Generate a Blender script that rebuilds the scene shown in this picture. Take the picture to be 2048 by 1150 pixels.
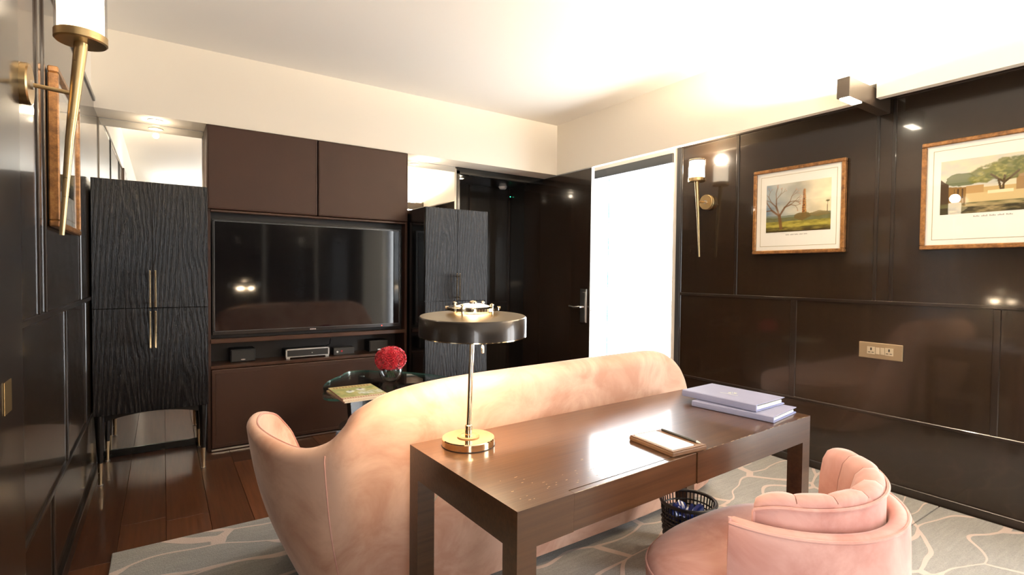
import bpy, bmesh, math, random
import numpy as np
from mathutils import Matrix, Vector

for o in list(bpy.data.objects): bpy.data.objects.remove(o)
random.seed(7); np.random.seed(7)
SC = bpy.context.scene
COL = SC.collection
PI = math.pi

# ---------------------------------------------------------------- camera
F, YAW, PIT, ROL = 1033.5, 0.5939, 0.02615, -0.00995
CAMZ = 1.3
def make_camera():
    fw = Vector((math.sin(YAW)*math.cos(PIT), math.cos(YAW)*math.cos(PIT), -math.sin(PIT)))
    rt = Vector((math.cos(YAW), -math.sin(YAW), 0)); dn = fw.cross(rt)
    r2 = rt*math.cos(ROL) + dn*math.sin(ROL); d2 = -rt*math.sin(ROL) + dn*math.cos(ROL)
    cd = bpy.data.cameras.new('camera'); cd.sensor_width = 36; cd.lens = F/2048*36
    cd.clip_start = 0.02; cd.clip_end = 100
    c = bpy.data.objects.new('camera', cd); COL.objects.link(c)
    m = Matrix(((r2.x, -d2.x, -fw.x, 0), (r2.y, -d2.y, -fw.y, 0), (r2.z, -d2.z, -fw.z, CAMZ), (0, 0, 0, 1)))
    c.matrix_world = m
    SC.camera = c
make_camera()

# ---------------------------------------------------------------- world, daylight portals, exposure
SC.view_settings.view_transform = 'Standard'
SC.view_settings.look = 'None'
SC.view_settings.gamma = 1.0
SC.view_settings.use_curve_mapping = False
SC.view_settings.exposure = 0.8
w = bpy.data.worlds.new('sky'); SC.world = w; w.use_nodes = True
bgn = w.node_tree.nodes['Background']
bgn.inputs[0].default_value = (0.93, 0.97, 1.0, 1); bgn.inputs[1].default_value = 10.0
def portal(name, loc, rot, sx, sy):
    l = bpy.data.lights.new(name, 'AREA'); l.shape = 'RECTANGLE'; l.size = sx; l.size_y = sy
    l.cycles.is_portal = True
    o = bpy.data.objects.new(name, l); COL.objects.link(o); o.location = loc; o.rotation_euler = rot
portal('portal_doorway', (3.9, 3.6, 1.15), (0, PI/2, 0), 2.3, 1.4)
portal('portal_added_left_window', (-.55, -1.7, 1.22), (0, -PI/2, 0), 2.15, 1.6)  # portal for the added window behind the camera
portal('portal_rear_window', (3.9, -.72, 1.2), (0, PI/2, 0), 2.2, 1.7)
SC.cycles.max_bounces = 7; SC.cycles.diffuse_bounces = 4; SC.cycles.glossy_bounces = 4
SC.cycles.transparent_max_bounces = 10; SC.cycles.caustics_reflective = True; SC.cycles.caustics_refractive = False
SC.cycles.sample_clamp_indirect = 6.0

WARM = (1.0, 0.76, 0.50); WARM2 = (1.0, 0.83, 0.62)

# ---------------------------------------------------------------- materials
def newmat(name):
    m = bpy.data.materials.new(name); m.use_nodes = True
    nt = m.node_tree; b = nt.nodes['Principled BSDF']
    return m, nt, b
def S(b, **k):
    al = {'col': 'Base Color', 'rough': 'Roughness', 'metal': 'Metallic', 'coat': 'Coat Weight', 'coatr': 'Coat Roughness',
          'sheen': 'Sheen Weight', 'sheenr': 'Sheen Roughness', 'sheent': 'Sheen Tint', 'trans': 'Transmission Weight', 'ior': 'IOR',
          'spec': 'Specular IOR Level', 'em': 'Emission Color', 'ems': 'Emission Strength', 'aniso': 'Anisotropic'}
    for a, v in k.items():
        if isinstance(v, tuple) and len(v) == 3: v = v + (1,)
        b.inputs[al[a]].default_value = v
def plain(name, **k):
    m, nt, b = newmat(name); S(b, **k); return m
def coords(nt, scale, kind='Object', rot=(0, 0, 0)):
    t = nt.nodes.new('ShaderNodeTexCoord'); mp = nt.nodes.new('ShaderNodeMapping')
    mp.inputs['Scale'].default_value = scale; mp.inputs['Rotation'].default_value = rot
    nt.links.new(t.outputs[kind], mp.inputs['Vector']); return mp.outputs[0]
def noise(nt, vec, scale=5, detail=4, rough=.5, dist=0):
    n = nt.nodes.new('ShaderNodeTexNoise'); n.inputs['Scale'].default_value = scale
    n.inputs['Detail'].default_value = detail; n.inputs['Roughness'].default_value = rough; n.inputs['Distortion'].default_value = dist
    nt.links.new(vec, n.inputs['Vector']); return n
def ramp(nt, fac, stops, interp='LINEAR'):
    r = nt.nodes.new('ShaderNodeValToRGB'); cr = r.color_ramp; cr.interpolation = interp
    while len(cr.elements) < len(stops): cr.elements.new(.5)
    for e, (p, c) in zip(cr.elements, stops):
        e.position = p; e.color = c + (1,) if len(c) == 3 else c
    nt.links.new(fac, r.inputs[0]); return r.outputs[0]
def bump(nt, b, h, strength=.1, dist=.01):
    n = nt.nodes.new('ShaderNodeBump'); n.inputs['Strength'].default_value = strength; n.inputs['Distance'].default_value = dist
    nt.links.new(h, n.inputs['Height']); nt.links.new(n.outputs[0], b.inputs['Normal'])
def math_n(nt, op, a, bv=None):
    n = nt.nodes.new('ShaderNodeMath'); n.operation = op
    for i, v in enumerate((a, bv)):
        if v is None: continue
        if isinstance(v, (int, float)): n.inputs[i].default_value = v
        else: nt.links.new(v, n.inputs[i])
    return n.outputs[0]

def lacquer_wood(name, c0, c1, rough=.2, scale=(90, 90, 1.6), coat=.5, bmp=.015, cr=.07):
    m, nt, b = newmat(name); v = coords(nt, scale)
    n = noise(nt, v, 1.0, 5, .6)
    nt.links.new(ramp(nt, n.outputs['Fac'], [(.3, c0), (.7, c1)]), b.inputs['Base Color'])
    n2 = noise(nt, coords(nt, (scale[0]*2, scale[1]*2, scale[2]*2)), 1.0, 2)
    bump(nt, b, n2.outputs['Fac'], bmp, .002)
    S(b, rough=rough, coat=coat, coatr=cr, spec=.3); return m
def black_oak(name):
    m, nt, b = newmat(name)
    t = nt.nodes.new('ShaderNodeTexCoord'); sx = nt.nodes.new('ShaderNodeSeparateXYZ'); nt.links.new(t.outputs['Object'], sx.inputs[0])
    # each door leaf shows flat-sawn arches: contours of  z*k + |x-c|^1.5  warped by noise
    wob = noise(nt, coords(nt, (3.2, 3.2, .9)), 1.0, 3, .55)
    xx = math_n(nt, 'ABSOLUTE', math_n(nt, 'SUBTRACT', math_n(nt, 'ABSOLUTE', math_n(nt, 'ADD', sx.outputs['X'], math_n(nt, 'MULTIPLY', math_n(nt, 'SUBTRACT', wob.outputs['Fac'], .5), .12))), .15))
    hgt_ = math_n(nt, 'ADD', math_n(nt, 'MULTIPLY', sx.outputs['Z'], 2.6), math_n(nt, 'MULTIPLY', math_n(nt, 'POWER', xx, 1.25), 62.0))
    hgt_ = math_n(nt, 'ADD', hgt_, math_n(nt, 'MULTIPLY', wob.outputs['Fac'], 4.0))
    jag = noise(nt, coords(nt, (110, 110, 9)), 1.0, 3, .7)
    hgt_ = math_n(nt, 'ADD', hgt_, math_n(nt, 'MULTIPLY', jag.outputs['Fac'], 1.5))
    band = math_n(nt, 'PINGPONG', hgt_, .5)
    fine = noise(nt, coords(nt, (240, 240, 14)), 1.0, 3, .7)
    s = math_n(nt, 'ADD', math_n(nt, 'MULTIPLY', band, .9), math_n(nt, 'MULTIPLY', fine.outputs['Fac'], .7))
    nt.links.new(ramp(nt, s, [(.3, (.004, .0035, .0035)), (.72, (.012, .0105, .010)), (1.0, (.06, .053, .050))]), b.inputs['Base Color'])
    bump(nt, b, s, .9, .006); S(b, rough=.25, spec=.22); return m
def velvet(name, c0, c1, sheen=.8):
    m, nt, b = newmat(name)
    n = noise(nt, coords(nt, (1, 1, 1)), 4.2, 5, .62, .6)
    nt.links.new(ramp(nt, n.outputs['Fac'], [(.36, c0), (.62, c1)]), b.inputs['Base Color'])
    f = noise(nt, coords(nt, (1, 1, 1)), 420, 1)
    bump(nt, b, f.outputs['Fac'], .08, .002)
    S(b, rough=.85, spec=.15, sheen=sheen, sheenr=.35, sheent=(1, .86, .8)); return m
def metal(name, col, rough, scale=None):
    m, nt, b = newmat(name); S(b, col=col, metal=1.0, rough=rough)
    if scale:
        n = noise(nt, coords(nt, scale), 1.0, 3); r = nt.nodes.new('ShaderNodeMapRange')
        r.inputs['To Min'].default_value = rough*.7; r.inputs['To Max'].default_value = rough*1.4
        nt.links.new(n.outputs['Fac'], r.inputs['Value']); nt.links.new(r.outputs[0], b.inputs['Roughness'])
    return m
def clear_glass(name, tint=(1, 1, 1), ior=1.45, rough=0.0):
    m = bpy.data.materials.new(name); m.use_nodes = True; nt = m.node_tree; nt.nodes.clear()
    o = nt.nodes.new('ShaderNodeOutputMaterial'); mx = nt.nodes.new('ShaderNodeMixShader')
    t = nt.nodes.new('ShaderNodeBsdfTransparent'); t.inputs[0].default_value = tint + (1,)
    g = nt.nodes.new('ShaderNodeBsdfGlossy'); g.inputs['Roughness'].default_value = rough
    lw = nt.nodes.new('ShaderNodeLayerWeight'); lw.inputs[0].default_value = .5
    r0 = ((ior-1)/(ior+1))**2
    f = math_n(nt, 'ADD', math_n(nt, 'MULTIPLY', math_n(nt, 'POWER', lw.outputs['Facing'], 5.0), 1-r0), r0)
    nt.links.new(f, mx.inputs[0]); nt.links.new(t.outputs[0], mx.inputs[1]); nt.links.new(g.outputs[0], mx.inputs[2])
    nt.links.new(mx.outputs[0], o.inputs[0]); return m
def emitter(name, col, s):
    m, nt, b = newmat(name); S(b, col=col, em=col, ems=s); return m
def painted(name, rough=.55):
    m, nt, b = newmat(name); a = nt.nodes.new('ShaderNodeVertexColor'); a.layer_name = 'Col'
    nt.links.new(a.outputs['Color'], b.inputs['Base Color']); S(b, rough=rough, spec=.2); return m

def plaster(name, col):
    m, nt, b = newmat(name); n = noise(nt, coords(nt, (1, 1, 1)), 60, 3)
    bump(nt, b, n.outputs['Fac'], .03, .003); S(b, col=col, rough=.75, spec=.2); return m

M_WALL = plaster('cream_plaster', (.82, .75, .64))
M_CEIL = plaster('ceiling_paint', (.82, .78, .71))
M_PANEL = lacquer_wood('dark_lacquered_walnut', (.0125, .0068, .0034), (.0205, .0115, .0058), rough=.25, coat=.6)
M_TRIM = lacquer_wood('dark_lacquered_trim', (.013, .0078, .005), (.017, .0105, .007), rough=.28, scale=(8, 8, 8), coat=.5)
M_DOOR = lacquer_wood('dark_lacquered_door', (.012, .0075, .005), (.024, .015, .010), rough=.2, coat=.6)
M_PASS = lacquer_wood('passage_lacquer', (.009, .007, .005), (.016, .012, .009), rough=.28)
M_OAK = black_oak('black_stained_oak')
M_BLACK = plain('black_gloss_lacquer', col=(.006, .006, .006), rough=.18, coat=.6, coatr=.05)
M_LEATHER = None
def leather(name, c):
    m, nt, b = newmat(name); n = noise(nt, coords(nt, (1, 1, 1)), 260, 2); bump(nt, b, n.outputs['Fac'], .10, .002)
    n2 = noise(nt, coords(nt, (1, 1, 1)), 3, 3)
    nt.links.new(ramp(nt, n2.outputs['Fac'], [(.3, tuple(x*.9 for x in c)), (.7, tuple(x*1.1 for x in c))]), b.inputs['Base Color'])
    S(b, rough=.5, spec=.35); return m
M_LEATHER = leather('brown_leather', (.042, .0165, .0085))
M_UNITWOOD = lacquer_wood('unit_brown_wood', (.045, .02, .012), (.075, .035, .02), rough=.35, scale=(1.5, 90, 90), coat=.2)
M_UNITIN = plain('unit_dark_inside', col=(.010, .007, .006), rough=.5)
M_DESK = lacquer_wood('dark_desk_wood', (.042, .0165, .006), (.074, .032, .012), rough=.3, scale=(2.0, 70, 70), coat=.45, bmp=.12, cr=.1)
M_PINK = velvet('pink_velvet', (.53, .29, .205), (.71, .46, .345), .4)
M_PINK2 = velvet('pink_velvet_chair', (.47, .215, .175), (.63, .35, .295), .5)
M_BRASS = metal('brushed_brass', (.56, .40, .20), .30, (30, 30, 300))
M_GOLD = metal('polished_pale_gold', (.88, .70, .45), .09)
M_BRASS_DK = metal('aged_brass', (.45, .31, .14), .32)
M_CHROME = metal('satin_steel', (.62, .60, .58), .28)
M_SILVER = plain('silver_plastic', col=(.62, .62, .61), metal=.6, rough=.35)
M_MIRROR = metal('mirror_silver', (.90, .90, .88), .0)
M_GLASS = clear_glass('clear_glass')
M_TGLASS = clear_glass('table_glass', (.90, .95, .92), 1.5)
M_TEDGE = plain('green_glass_edge', col=(.10, .28, .24), rough=.12, trans=.5, coat=.5)
M_VASE = plain('vase_glass', col=(.97, .98, .98), rough=0.0, trans=1.0, ior=1.45)
M_SCREEN = plain('tv_screen', col=(.004, .004, .005), rough=.06, spec=.6)
M_TVB = plain('tv_bezel', col=(.012, .012, .013), rough=.22)
M_TVEDGE = plain('tv_edge_grey', col=(.10, .10, .105), rough=.3, metal=.6)
M_BLKPL = plain('black_plastic', col=(.014, .014, .014), rough=.45)
M_PAPER = plain('white_paper', col=(.86, .85, .80), rough=.7)
M_MAT = plain('cream_mount', col=(.80, .75, .64), rough=.8)
M_MATLN = plain('gold_mount_line', col=(.40, .31, .15), rough=.6)
M_LAV = leather('lavender_leather', (.22, .225, .33))
M_LAVIN = plain('lavender_blue_edge', col=(.22, .24, .46), rough=.6)
M_CREAMPG = plain('cream_pages', col=(.80, .74, .60), rough=.8)
M_TAN = leather('brown_pad_leather', (.13, .062, .028))
M_RED = None
def rose_mat():
    m, nt, b = newmat('red_rose_petal'); n = noise(nt, coords(nt, (1, 1, 1)), 60, 2)
    nt.links.new(ramp(nt, n.outputs['Fac'], [(.3, (.33, .002, .010)), (.7, (.66, .008, .035))]), b.inputs['Base Color'])
    S(b, rough=.5, sheen=.3); return m
M_RED = rose_mat()
M_GREEN = plain('green_stem', col=(.05, .14, .03), rough=.5)
M_SHADE_IN = plain('lamp_shade_inner_white', col=(.85, .80, .70), rough=.5)
M_SHADE = plain('dark_bronze_shade', col=(.035, .026, .020), metal=.5, rough=.28, coat=.3)
M_SHADETOP = plain('bronze_shade_top', col=(.16, .12, .07), metal=.6, rough=.42)
M_WICKER = plain('black_wicker', col=(.014, .010, .008), rough=.45)
M_BLUEBAG = plain('blue_bin_liner', col=(.012, .025, .16), rough=.22, coat=.4)
M_SWITCH = plain('champagne_switch', col=(.30, .22, .13), metal=.5, rough=.38)
M_SWKEY = plain('champagne_key', col=(.40, .31, .20), rough=.42)
M_HOLE = plain('socket_hole', col=(.01, .006, .004), rough=.6)
M_HDR = plain('dark_grey_header', col=(.035, .034, .034), rough=.4)
M_FABRIC_W = plain('white_piping', col=(.7, .66, .6), rough=.7)
M_FROST = emitter('lit_frosted_glass', (1.0, .84, .62), 7.0)
M_LED = emitter('lit_downlight', (1.0, .86, .64), 30.0)
M_LED2 = emitter('lit_picture_lamp', (1.0, .88, .68), 40.0)
M_REDLED = emitter('red_standby_led', (1, .05, .03), 2.0)
M_GREENLED = emitter('green_led', (.05, 1, .5), 1.5)
M_WHITE_PL = plain('white_plastic', col=(.75, .74, .71), rough=.4)
def frame_mat():
    m, nt, b = newmat('mottled_gold_frame'); n = noise(nt, coords(nt, (1, 1, 1)), 38, 5, .7)
    nt.links.new(ramp(nt, n.outputs['Fac'], [(.3, (.10, .04, .012)), (.55, (.27, .12, .035)), (.75, (.42, .21, .07))]), b.inputs['Base Color'])
    S(b, rough=.36, metal=.35, coat=.2); return m
M_FRAME = frame_mat()
def plank_mats():
    out = []
    for i, k in enumerate((.55, .75, .9, 1.1, 1.35)):
        out.append(lacquer_wood('merbau_plank_%d' % i, (.075*k, .026*k, .011*k), (.13*k, .046*k, .019*k), rough=.4, scale=(60, 2.2, 60), coat=.4, bmp=.06, cr=.13))
    return out
M_PLANKS = plank_mats()
M_SUB = plain('dark_subfloor', col=(.012, .006, .004), rough=.7)
def rug_mat(name, base0, base1):
    m, nt, b = newmat(name)
    t = nt.nodes.new('ShaderNodeTexCoord')
    nv = nt.nodes.new('ShaderNodeTexNoise'); nv.inputs['Scale'].default_value = 1.6; nv.inputs['Detail'].default_value = 1.5
    nt.links.new(t.outputs['Object'], nv.inputs['Vector'])
    sub = nt.nodes.new('ShaderNodeVectorMath'); sub.operation = 'MULTIPLY_ADD'
    sub.inputs[1].default_value = (.55, .55, 0)
    nt.links.new(nv.outputs['Color'], sub.inputs[0]); nt.links.new(t.outputs['Object'], sub.inputs[2])
    mp = nt.nodes.new('ShaderNodeMapping'); mp.inputs['Rotation'].default_value = (0, 0, math.radians(52)); mp.inputs['Scale'].default_value = (.75, 2.3, 0)
    nt.links.new(sub.outputs[0], mp.inputs['Vector'])
    vo = nt.nodes.new('ShaderNodeTexVoronoi'); vo.feature = 'DISTANCE_TO_EDGE'; vo.inputs['Scale'].default_value = 2.1
    vo.inputs['Randomness'].default_value = .95
    nt.links.new(mp.outputs[0], vo.inputs['Vector'])
    n2 = noise(nt, t.outputs['Object'], 2.3, 1); thr = nt.nodes.new('ShaderNodeMapRange')
    thr.inputs['From Min'].default_value = .3; thr.inputs['From Max'].default_value = .7; thr.inputs['To Min'].default_value = .018; thr.inputs['To Max'].default_value = .05
    nt.links.new(n2.outputs['Fac'], thr.inputs['Value'])
    d = math_n(nt, 'DIVIDE', vo.outputs['Distance'], thr.outputs[0])
    line = ramp(nt, d, [(.82, (1, 1, 1)), (1.0, (0, 0, 0))])
    pile = noise(nt, t.outputs['Object'], 190, 2, .7)
    pil2 = noise(nt, coords(nt, (4, 40, 1)), 1.5, 3, .6)
    pm = math_n(nt, 'ADD', math_n(nt, 'MULTIPLY', pile.outputs['Fac'], .6), math_n(nt, 'MULTIPLY', pil2.outputs['Fac'], .4))
    base = ramp(nt, pm, [(.3, base0), (.7, base1)])
    mx = nt.nodes.new('ShaderNodeMix'); mx.data_type = 'RGBA'
    nt.links.new(line, mx.inputs[0]); nt.links.new(base, mx.inputs[6]); mx.inputs[7].default_value = (.56, .43, .36, 1)
    nt.links.new(mx.outputs[2], b.inputs['Base Color'])
    h = math_n(nt, 'ADD', pile.outputs['Fac'], math_n(nt, 'MULTIPLY', line, .5))
    bump(nt, b, h, .5, .006); S(b, rough=.95, spec=.05, sheen=.3); return m
M_RUG = rug_mat('grey_rug', (.20, .185, .16), (.36, .335, .295))

# ---------------------------------------------------------------- mesh helpers
class MB:
    def __init__(s): s.v = []; s.f = []
    def add(s, v, f):
        o = len(s.v); s.v += [tuple(p) for p in v]; s.f += [tuple(i+o for i in q) for q in f]; return s
    def box(s, x0, x1, y0, y1, z0, z1, bev=0.0, seg=1):
        if bev <= 0:
            v = [(x, y, z) for x in (x0, x1) for y in (y0, y1) for z in (z0, z1)]
            return s.add(v, [(0, 1, 3, 2), (4, 6, 7, 5), (0, 4, 5, 1), (2, 3, 7, 6), (0, 2, 6, 4), (1, 5, 7, 3)])
        bm = bmesh.new()
        bmesh.ops.create_cube(bm, size=1, matrix=Matrix.Translation(((x0+x1)/2, (y0+y1)/2, (z0+z1)/2)) @ Matrix.Diagonal((x1-x0, y1-y0, z1-z0, 1)))
        bmesh.ops.bevel(bm, geom=bm.edges[:], offset=bev, segments=seg, affect='EDGES', profile=.5)
        s.frombm(bm); return s
    def frombm(s, bm):
        bm.verts.index_update()
        s.add([v.co[:] for v in bm.verts], [[v.index for v in f.verts] for f in bm.faces]); bm.free()
    def lathe(s, prof, n=32, c=(0, 0, 0), closed=True, axis='z'):
        v = []; f = []; m = len(prof)
        for i in range(n):
            a = 2*PI*i/n
            for r, z in prof: v.append((r*math.cos(a), r*math.sin(a), z))
        for i in range(n):
            j = (i+1) % n
            for k in range(m-1): f.append((i*m+k, j*m+k, j*m+k+1, i*m+k+1))
        if closed:
            if prof[0][0] > 1e-6: f.append(tuple(i*m for i in range(n))[::-1])
            if prof[-1][0] > 1e-6: f.append(tuple(i*m+m-1 for i in range(n)))
        if axis == 'x': v = [(z, x, y) for x, y, z in v]
        if axis == 'y': v = [(y, z, x) for x, y, z in v]
        return s.add([(x+c[0], y+c[1], z+c[2]) for x, y, z in v], f)
    def tube(s, pts, r, n=8, closed=False, caps=True):
        pts = [Vector(p) for p in pts]; m = len(pts); rs = r if isinstance(r, (list, tuple)) else [r]*m
        v = []; f = []; prev = None
        for i, p in enumerate(pts):
            if closed: t = pts[(i+1) % m]-pts[i-1]
            else: t = pts[min(i+1, m-1)]-pts[max(i-1, 0)]
            if t.length < 1e-9: t = Vector((0, 0, 1))
            t.normalize()
            if prev is None:
                a = Vector((0, 0, 1)) if abs(t.z) < .9 else Vector((1, 0, 0)); u = t.cross(a).normalized()
            else:
                u = prev - t*prev.dot(t); u.normalize()
            prev = u; w_ = t.cross(u)
            for k in range(n):
                an = 2*PI*k/n; v.append(p+(u*math.cos(an)+w_*math.sin(an))*rs[i])
        for i in range(m if closed else m-1):
            j = (i+1) % m
            for k in range(n):
                l = (k+1) % n; f.append((i*n+k, i*n+l, j*n+l, j*n+k))
        if caps and not closed:
            f.append(tuple(range(n))[::-1]); f.append(tuple((m-1)*n+k for k in range(n)))
        return s.add(v, f)
    def loft(s, rings, closed_ring=True, caps=True, closed_u=False):
        n = len(rings[0]); v = [p for r in rings for p in r]; f = []; m = len(rings)
        for i in range(m if closed_u else m-1):
            j = (i+1) % m
            for k in range(n if closed_ring else n-1):
                l = (k+1) % n; f.append((i*n+k, i*n+l, j*n+l, j*n+k))
        if caps and not closed_u:
            f.append(tuple(range(n))[::-1]); f.append(tuple((m-1)*n+k for k in range(n)))
        return s.add(v, f)
    def prism(s, poly, z0, z1):
        n = len(poly); v = [(x, y, z0) for x, y in poly]+[(x, y, z1) for x, y in poly]
        f = [tuple(range(n))[::-1], tuple(range(n, 2*n))]+[(i, (i+1) % n, n+(i+1) % n, n+i) for i in range(n)]
        return s.add(v, f)
    def mesh(s, name):
        me = bpy.data.meshes.new(name); me.from_pydata(s.v, [], s.f)
        bm = bmesh.new(); bm.from_mesh(me); bmesh.ops.recalc_face_normals(bm, faces=bm.faces); bm.to_mesh(me); bm.free()
        me.update(); return me

def link(name, me, mat, parent=None, smooth=False, angle=None):
    o = bpy.data.objects.new(name, me); COL.objects.link(o)
    if mat: me.materials.append(mat)
    if smooth:
        for p in me.polygons: p.use_smooth = True
        if angle:
            try: me.set_sharp_from_angle(angle=angle)
            except Exception: pass
    if parent:
        o.parent = parent
        o.matrix_parent_inverse = Matrix.Translation(-parent_origin(parent)) if parent_origin(parent).length else Matrix()
    return o
def parent_origin(p):
    v = Vector((0, 0, 0))
    while p is not None:
        v = v + p.location if not p.get('_loc') else v + p.location
        p = None if p.parent is None else None
    return v
def obj(name, mb, mat, parent=None, smooth=False, angle=.6): return link(name, mb.mesh(name), mat, parent, smooth, angle)
def tag(o, label=None, cat=None, group=None, kind=None):
    if label: o['label'] = label
    if cat: o['category'] = cat
    if group: o['group'] = group
    if kind: o['kind'] = kind
    return o
def thing(name, label, cat, loc=(0, 0, 0), group=None, rz=0):
    o = bpy.data.objects.new(name, None); COL.objects.link(o); o.location = loc; o.empty_display_size = .1
    o.rotation_euler.z = rz
    return tag(o, label, cat, group)
def L(root):   # helper: build parts in the thing's own local frame
    def p(name, mb, mat, parent=None, smooth=False, angle=.6):
        o = link(name, mb.mesh(name), mat, None, smooth, angle); o.parent = parent or root; return o
    return p
def copy_tree(o, parent=None):
    c = o.copy(); COL.objects.link(c)
    if parent: c.parent = parent
    for ch in o.children: copy_tree(ch, c)
    return c
def struct(name, mb, mat, label=None): return tag(obj(name, mb, mat), label, None, None, 'structure')
def light(name, kind, loc, energy, col, parent=None, **k):
    l = bpy.data.lights.new(name, kind); l.energy = energy; l.color = col
    for a, v in k.items(): setattr(l, a, v)
    o = bpy.data.objects.new(name, l); COL.objects.link(o); o.location = loc
    if parent: o.parent = parent
    return o
def cat_rom(P, n):
    P = np.array(P, float); m = len(P); out = []
    for t in np.linspace(0, m-1-1e-9, n):
        i = int(t); u = t-i; p0, p1, p2, p3 = P[max(i-1, 0)], P[i], P[min(i+1, m-1)], P[min(i+2, m-1)]
        out.append(.5*((2*p1)+(-p0+p2)*u+(2*p0-5*p1+4*p2-p3)*u*u+(-p0+3*p1-3*p2+p3)*u**3))
    return np.array(out)

# ================================================================ THE ROOM
XL, XR, YB, YT, YM, ZC = -.36, 3.65, -2.8, 4.25, 4.50, 2.85
ZS = 2.337          # soffit height
XB = 3.42           # face of the right bulkhead
# floor: planks on a subfloor
fl = struct('floor', MB().box(XL-.1, 4.3, YB-.1, 5.35, -.12, -.012), M_SUB)
pw = .1925; rows = int((XR-XL)/pw)+2
plank_meshes = {}
for r in range(rows):
    x0 = XL-.02+r*pw; y = YB-random.random()*1.0
    while y < 5.2:
        ln = random.choice((.9, 1.2, 1.2, 1.5)); y1 = min(y+ln, 5.3); y0 = max(y, YB-.05)
        if y1-y0 > .05 and y1 > 1.2:
            o = obj('plank', MB().box(x0+.0008, x0+pw-.0008, y0+.0008, y1-.0008, -.012, 0, .0012), random.choice(M_PLANKS), fl)
        elif y1-y0 > .05:
            o = obj('plank', MB().box(x0+.0008, x0+pw-.0008, y0+.0008, y1-.0008, -.012, 0), random.choice(M_PLANKS), fl)
        y = y1
# ceiling
struct('ceiling', MB().box(XL-.1, XR+.1, YB-.1, YM+.1, ZC, ZC+.1), M_CEIL)
# left wall core with white upper strip
VY0, VY1, VZ0, VZ1 = -2.5, -.9, .15, 2.3
wl = struct('wall_left', MB().box(XL-.12, XL-.012, VY1, YM+.1, 0, ZC).box(XL-.12, XL-.012, YB-.1, VY0, 0, ZC)
            .box(XL-.12, XL-.012, VY0, VY1, 0, VZ0).box(XL-.12, XL-.012, VY0, VY1, VZ1, ZC), M_WALL)
w3 = tag(obj('added_window_3', MB().box(XL-.1, XL-.05, VY0, VY1, VZ0, VZ0+.06).box(XL-.1, XL-.05, VY0, VY1, VZ1-.06, VZ1)
             .box(XL-.1, XL-.05, VY0, VY0+.06, VZ0, VZ1).box(XL-.1, XL-.05, VY1-.06, VY1, VZ0, VZ1), M_HDR), None, None, None, 'structure')  # added window, unseen behind the camera, lets in fill daylight
obj('pane', MB().box(XL-.08, XL-.074, VY0+.06, VY1-.06, VZ0+.06, VZ1-.06), M_GLASS, w3)
# right wall core (two openings: doorway window and rear window)
wr = MB()
OY0, OY1, OZ = 2.945, 4.22, 2.36
WY0, WY1, WZ0, WZ1 = -1.55, .10, .12, 2.3
for a, b_, z0, z1 in ((YB-.1, WY0, 0, ZC), (WY0, WY1, 0, WZ0), (WY0, WY1, WZ1, ZC), (WY1, OY0, 0, ZC), (OY0, OY1, OZ, ZC), (OY1, 5.3, 0, ZC)):
    wr.box(XR+.012, XR+.18, a, b_, z0, z1)
wrt = struct('wall_right', wr, M_WALL)
# bulkhead above the right wall panels, notched for the projecting picture light
bk = MB().box(XB, XB+.05, YB, YT, 2.42, ZC).box(XB+.05, XR+.012, YB, YT, 2.42, 2.47)
bk.box(XB, XB+.05, YB, -.025, ZS, 2.42).box(XB, XB+.05, .065, 1.325, ZS, 2.42).box(XB, XB+.05, 1.415, YT, ZS, 2.42)
struct('trim_1', bk, M_WALL, 'white bulkhead running above the panelled right wall')
# far wall: white beam over the niches, niche back, passage
struct('wall_back', MB().box(XL-.1, XB+.05, YT, YM, ZS, ZC).box(XL-.1, 2.36, YM+.008, YM+.1, 0, ZC)
       .box(2.355, 2.375, YT+.25-.0, YM+.1, 0, ZS).box(2.375, XB+.3, YM, YM+.1, 2.42, ZC), M_WALL)
# passage beyond the niche
struct('wall_passage', MB().box(2.36, 2.375, YM+.1, 5.25, 0, 2.36).box(2.36, 3.7, 5.2, 5.3, 0, 2.36).box(2.36, 3.7, YM, 5.3, 2.32, 2.42)
       .box(3.46, 3.66, 4.86, 5.2, 0, 2.32), M_PASS)
pj = MB().box(2.376, 2.40, YM-.02, YM+.04, 0, 2.30).box(2.376, 3.60, YM-.02, YM+.04, 2.27, 2.325)
struct('trim_2', pj, M_BLACK, 'black frame at the mouth of the dark passage')
struct('trim_3', MB().box(3.43, 3.455, 5.17, 5.199, 0, 2.31).box(2.9, 2.925, 5.17, 5.199, 0, 2.31).box(2.45, 3.65, 5.178, 5.199, .95, .965), M_TRIM, 'stiles on the dark passage end wall')
# rear wall behind the camera
wb = struct('wall_rear', MB().box(XL-.1, XR+.1, YB-.12, YB-.012, 0, ZC), M_WALL)
for i in range(4):
    a = XL+.05+i*1.0
    obj('panel', MB().box(a, a+.97, YB-.012, YB, .1, 2.39, .004), M_PANEL, wb)

# ---- right wall panelling
def panelling(core, xf, sgn, rows_, ztop, y0, y1, rail_zs):
    """rows_: list of (z0, z1, [stile (ya, yb), ...]); xf face of panels; sgn +1 = room is at -x"""
    for z0, z1, st in rows_:
        ys = [y0]+[v for s_ in st for v in s_]+[y1]
        for i in range(0, len(ys), 2):
            a, b_ = ys[i], ys[i+1]
            if b_-a > .02:
                x = sorted((xf+sgn*.012, xf)); obj('panel', MB().box(x[0], x[1], a, b_, z0, z1), M_PANEL, core)
        for a, b_ in st:
            x = sorted((xf+sgn*.012, xf-sgn*.006)); obj('stile', MB().box(x[0], x[1], a, b_, z0, z1, .003), M_TRIM, core)
    for za, zb in rail_zs:
        x = sorted((xf+sgn*.012, xf-sgn*.008)); obj('rail', MB().box(x[0], x[1], y0, y1, za, zb, .003), M_TRIM, core)
up = (1.158, 2.375); mid = (.465, 1.137); low = (.055, .447)
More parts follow.
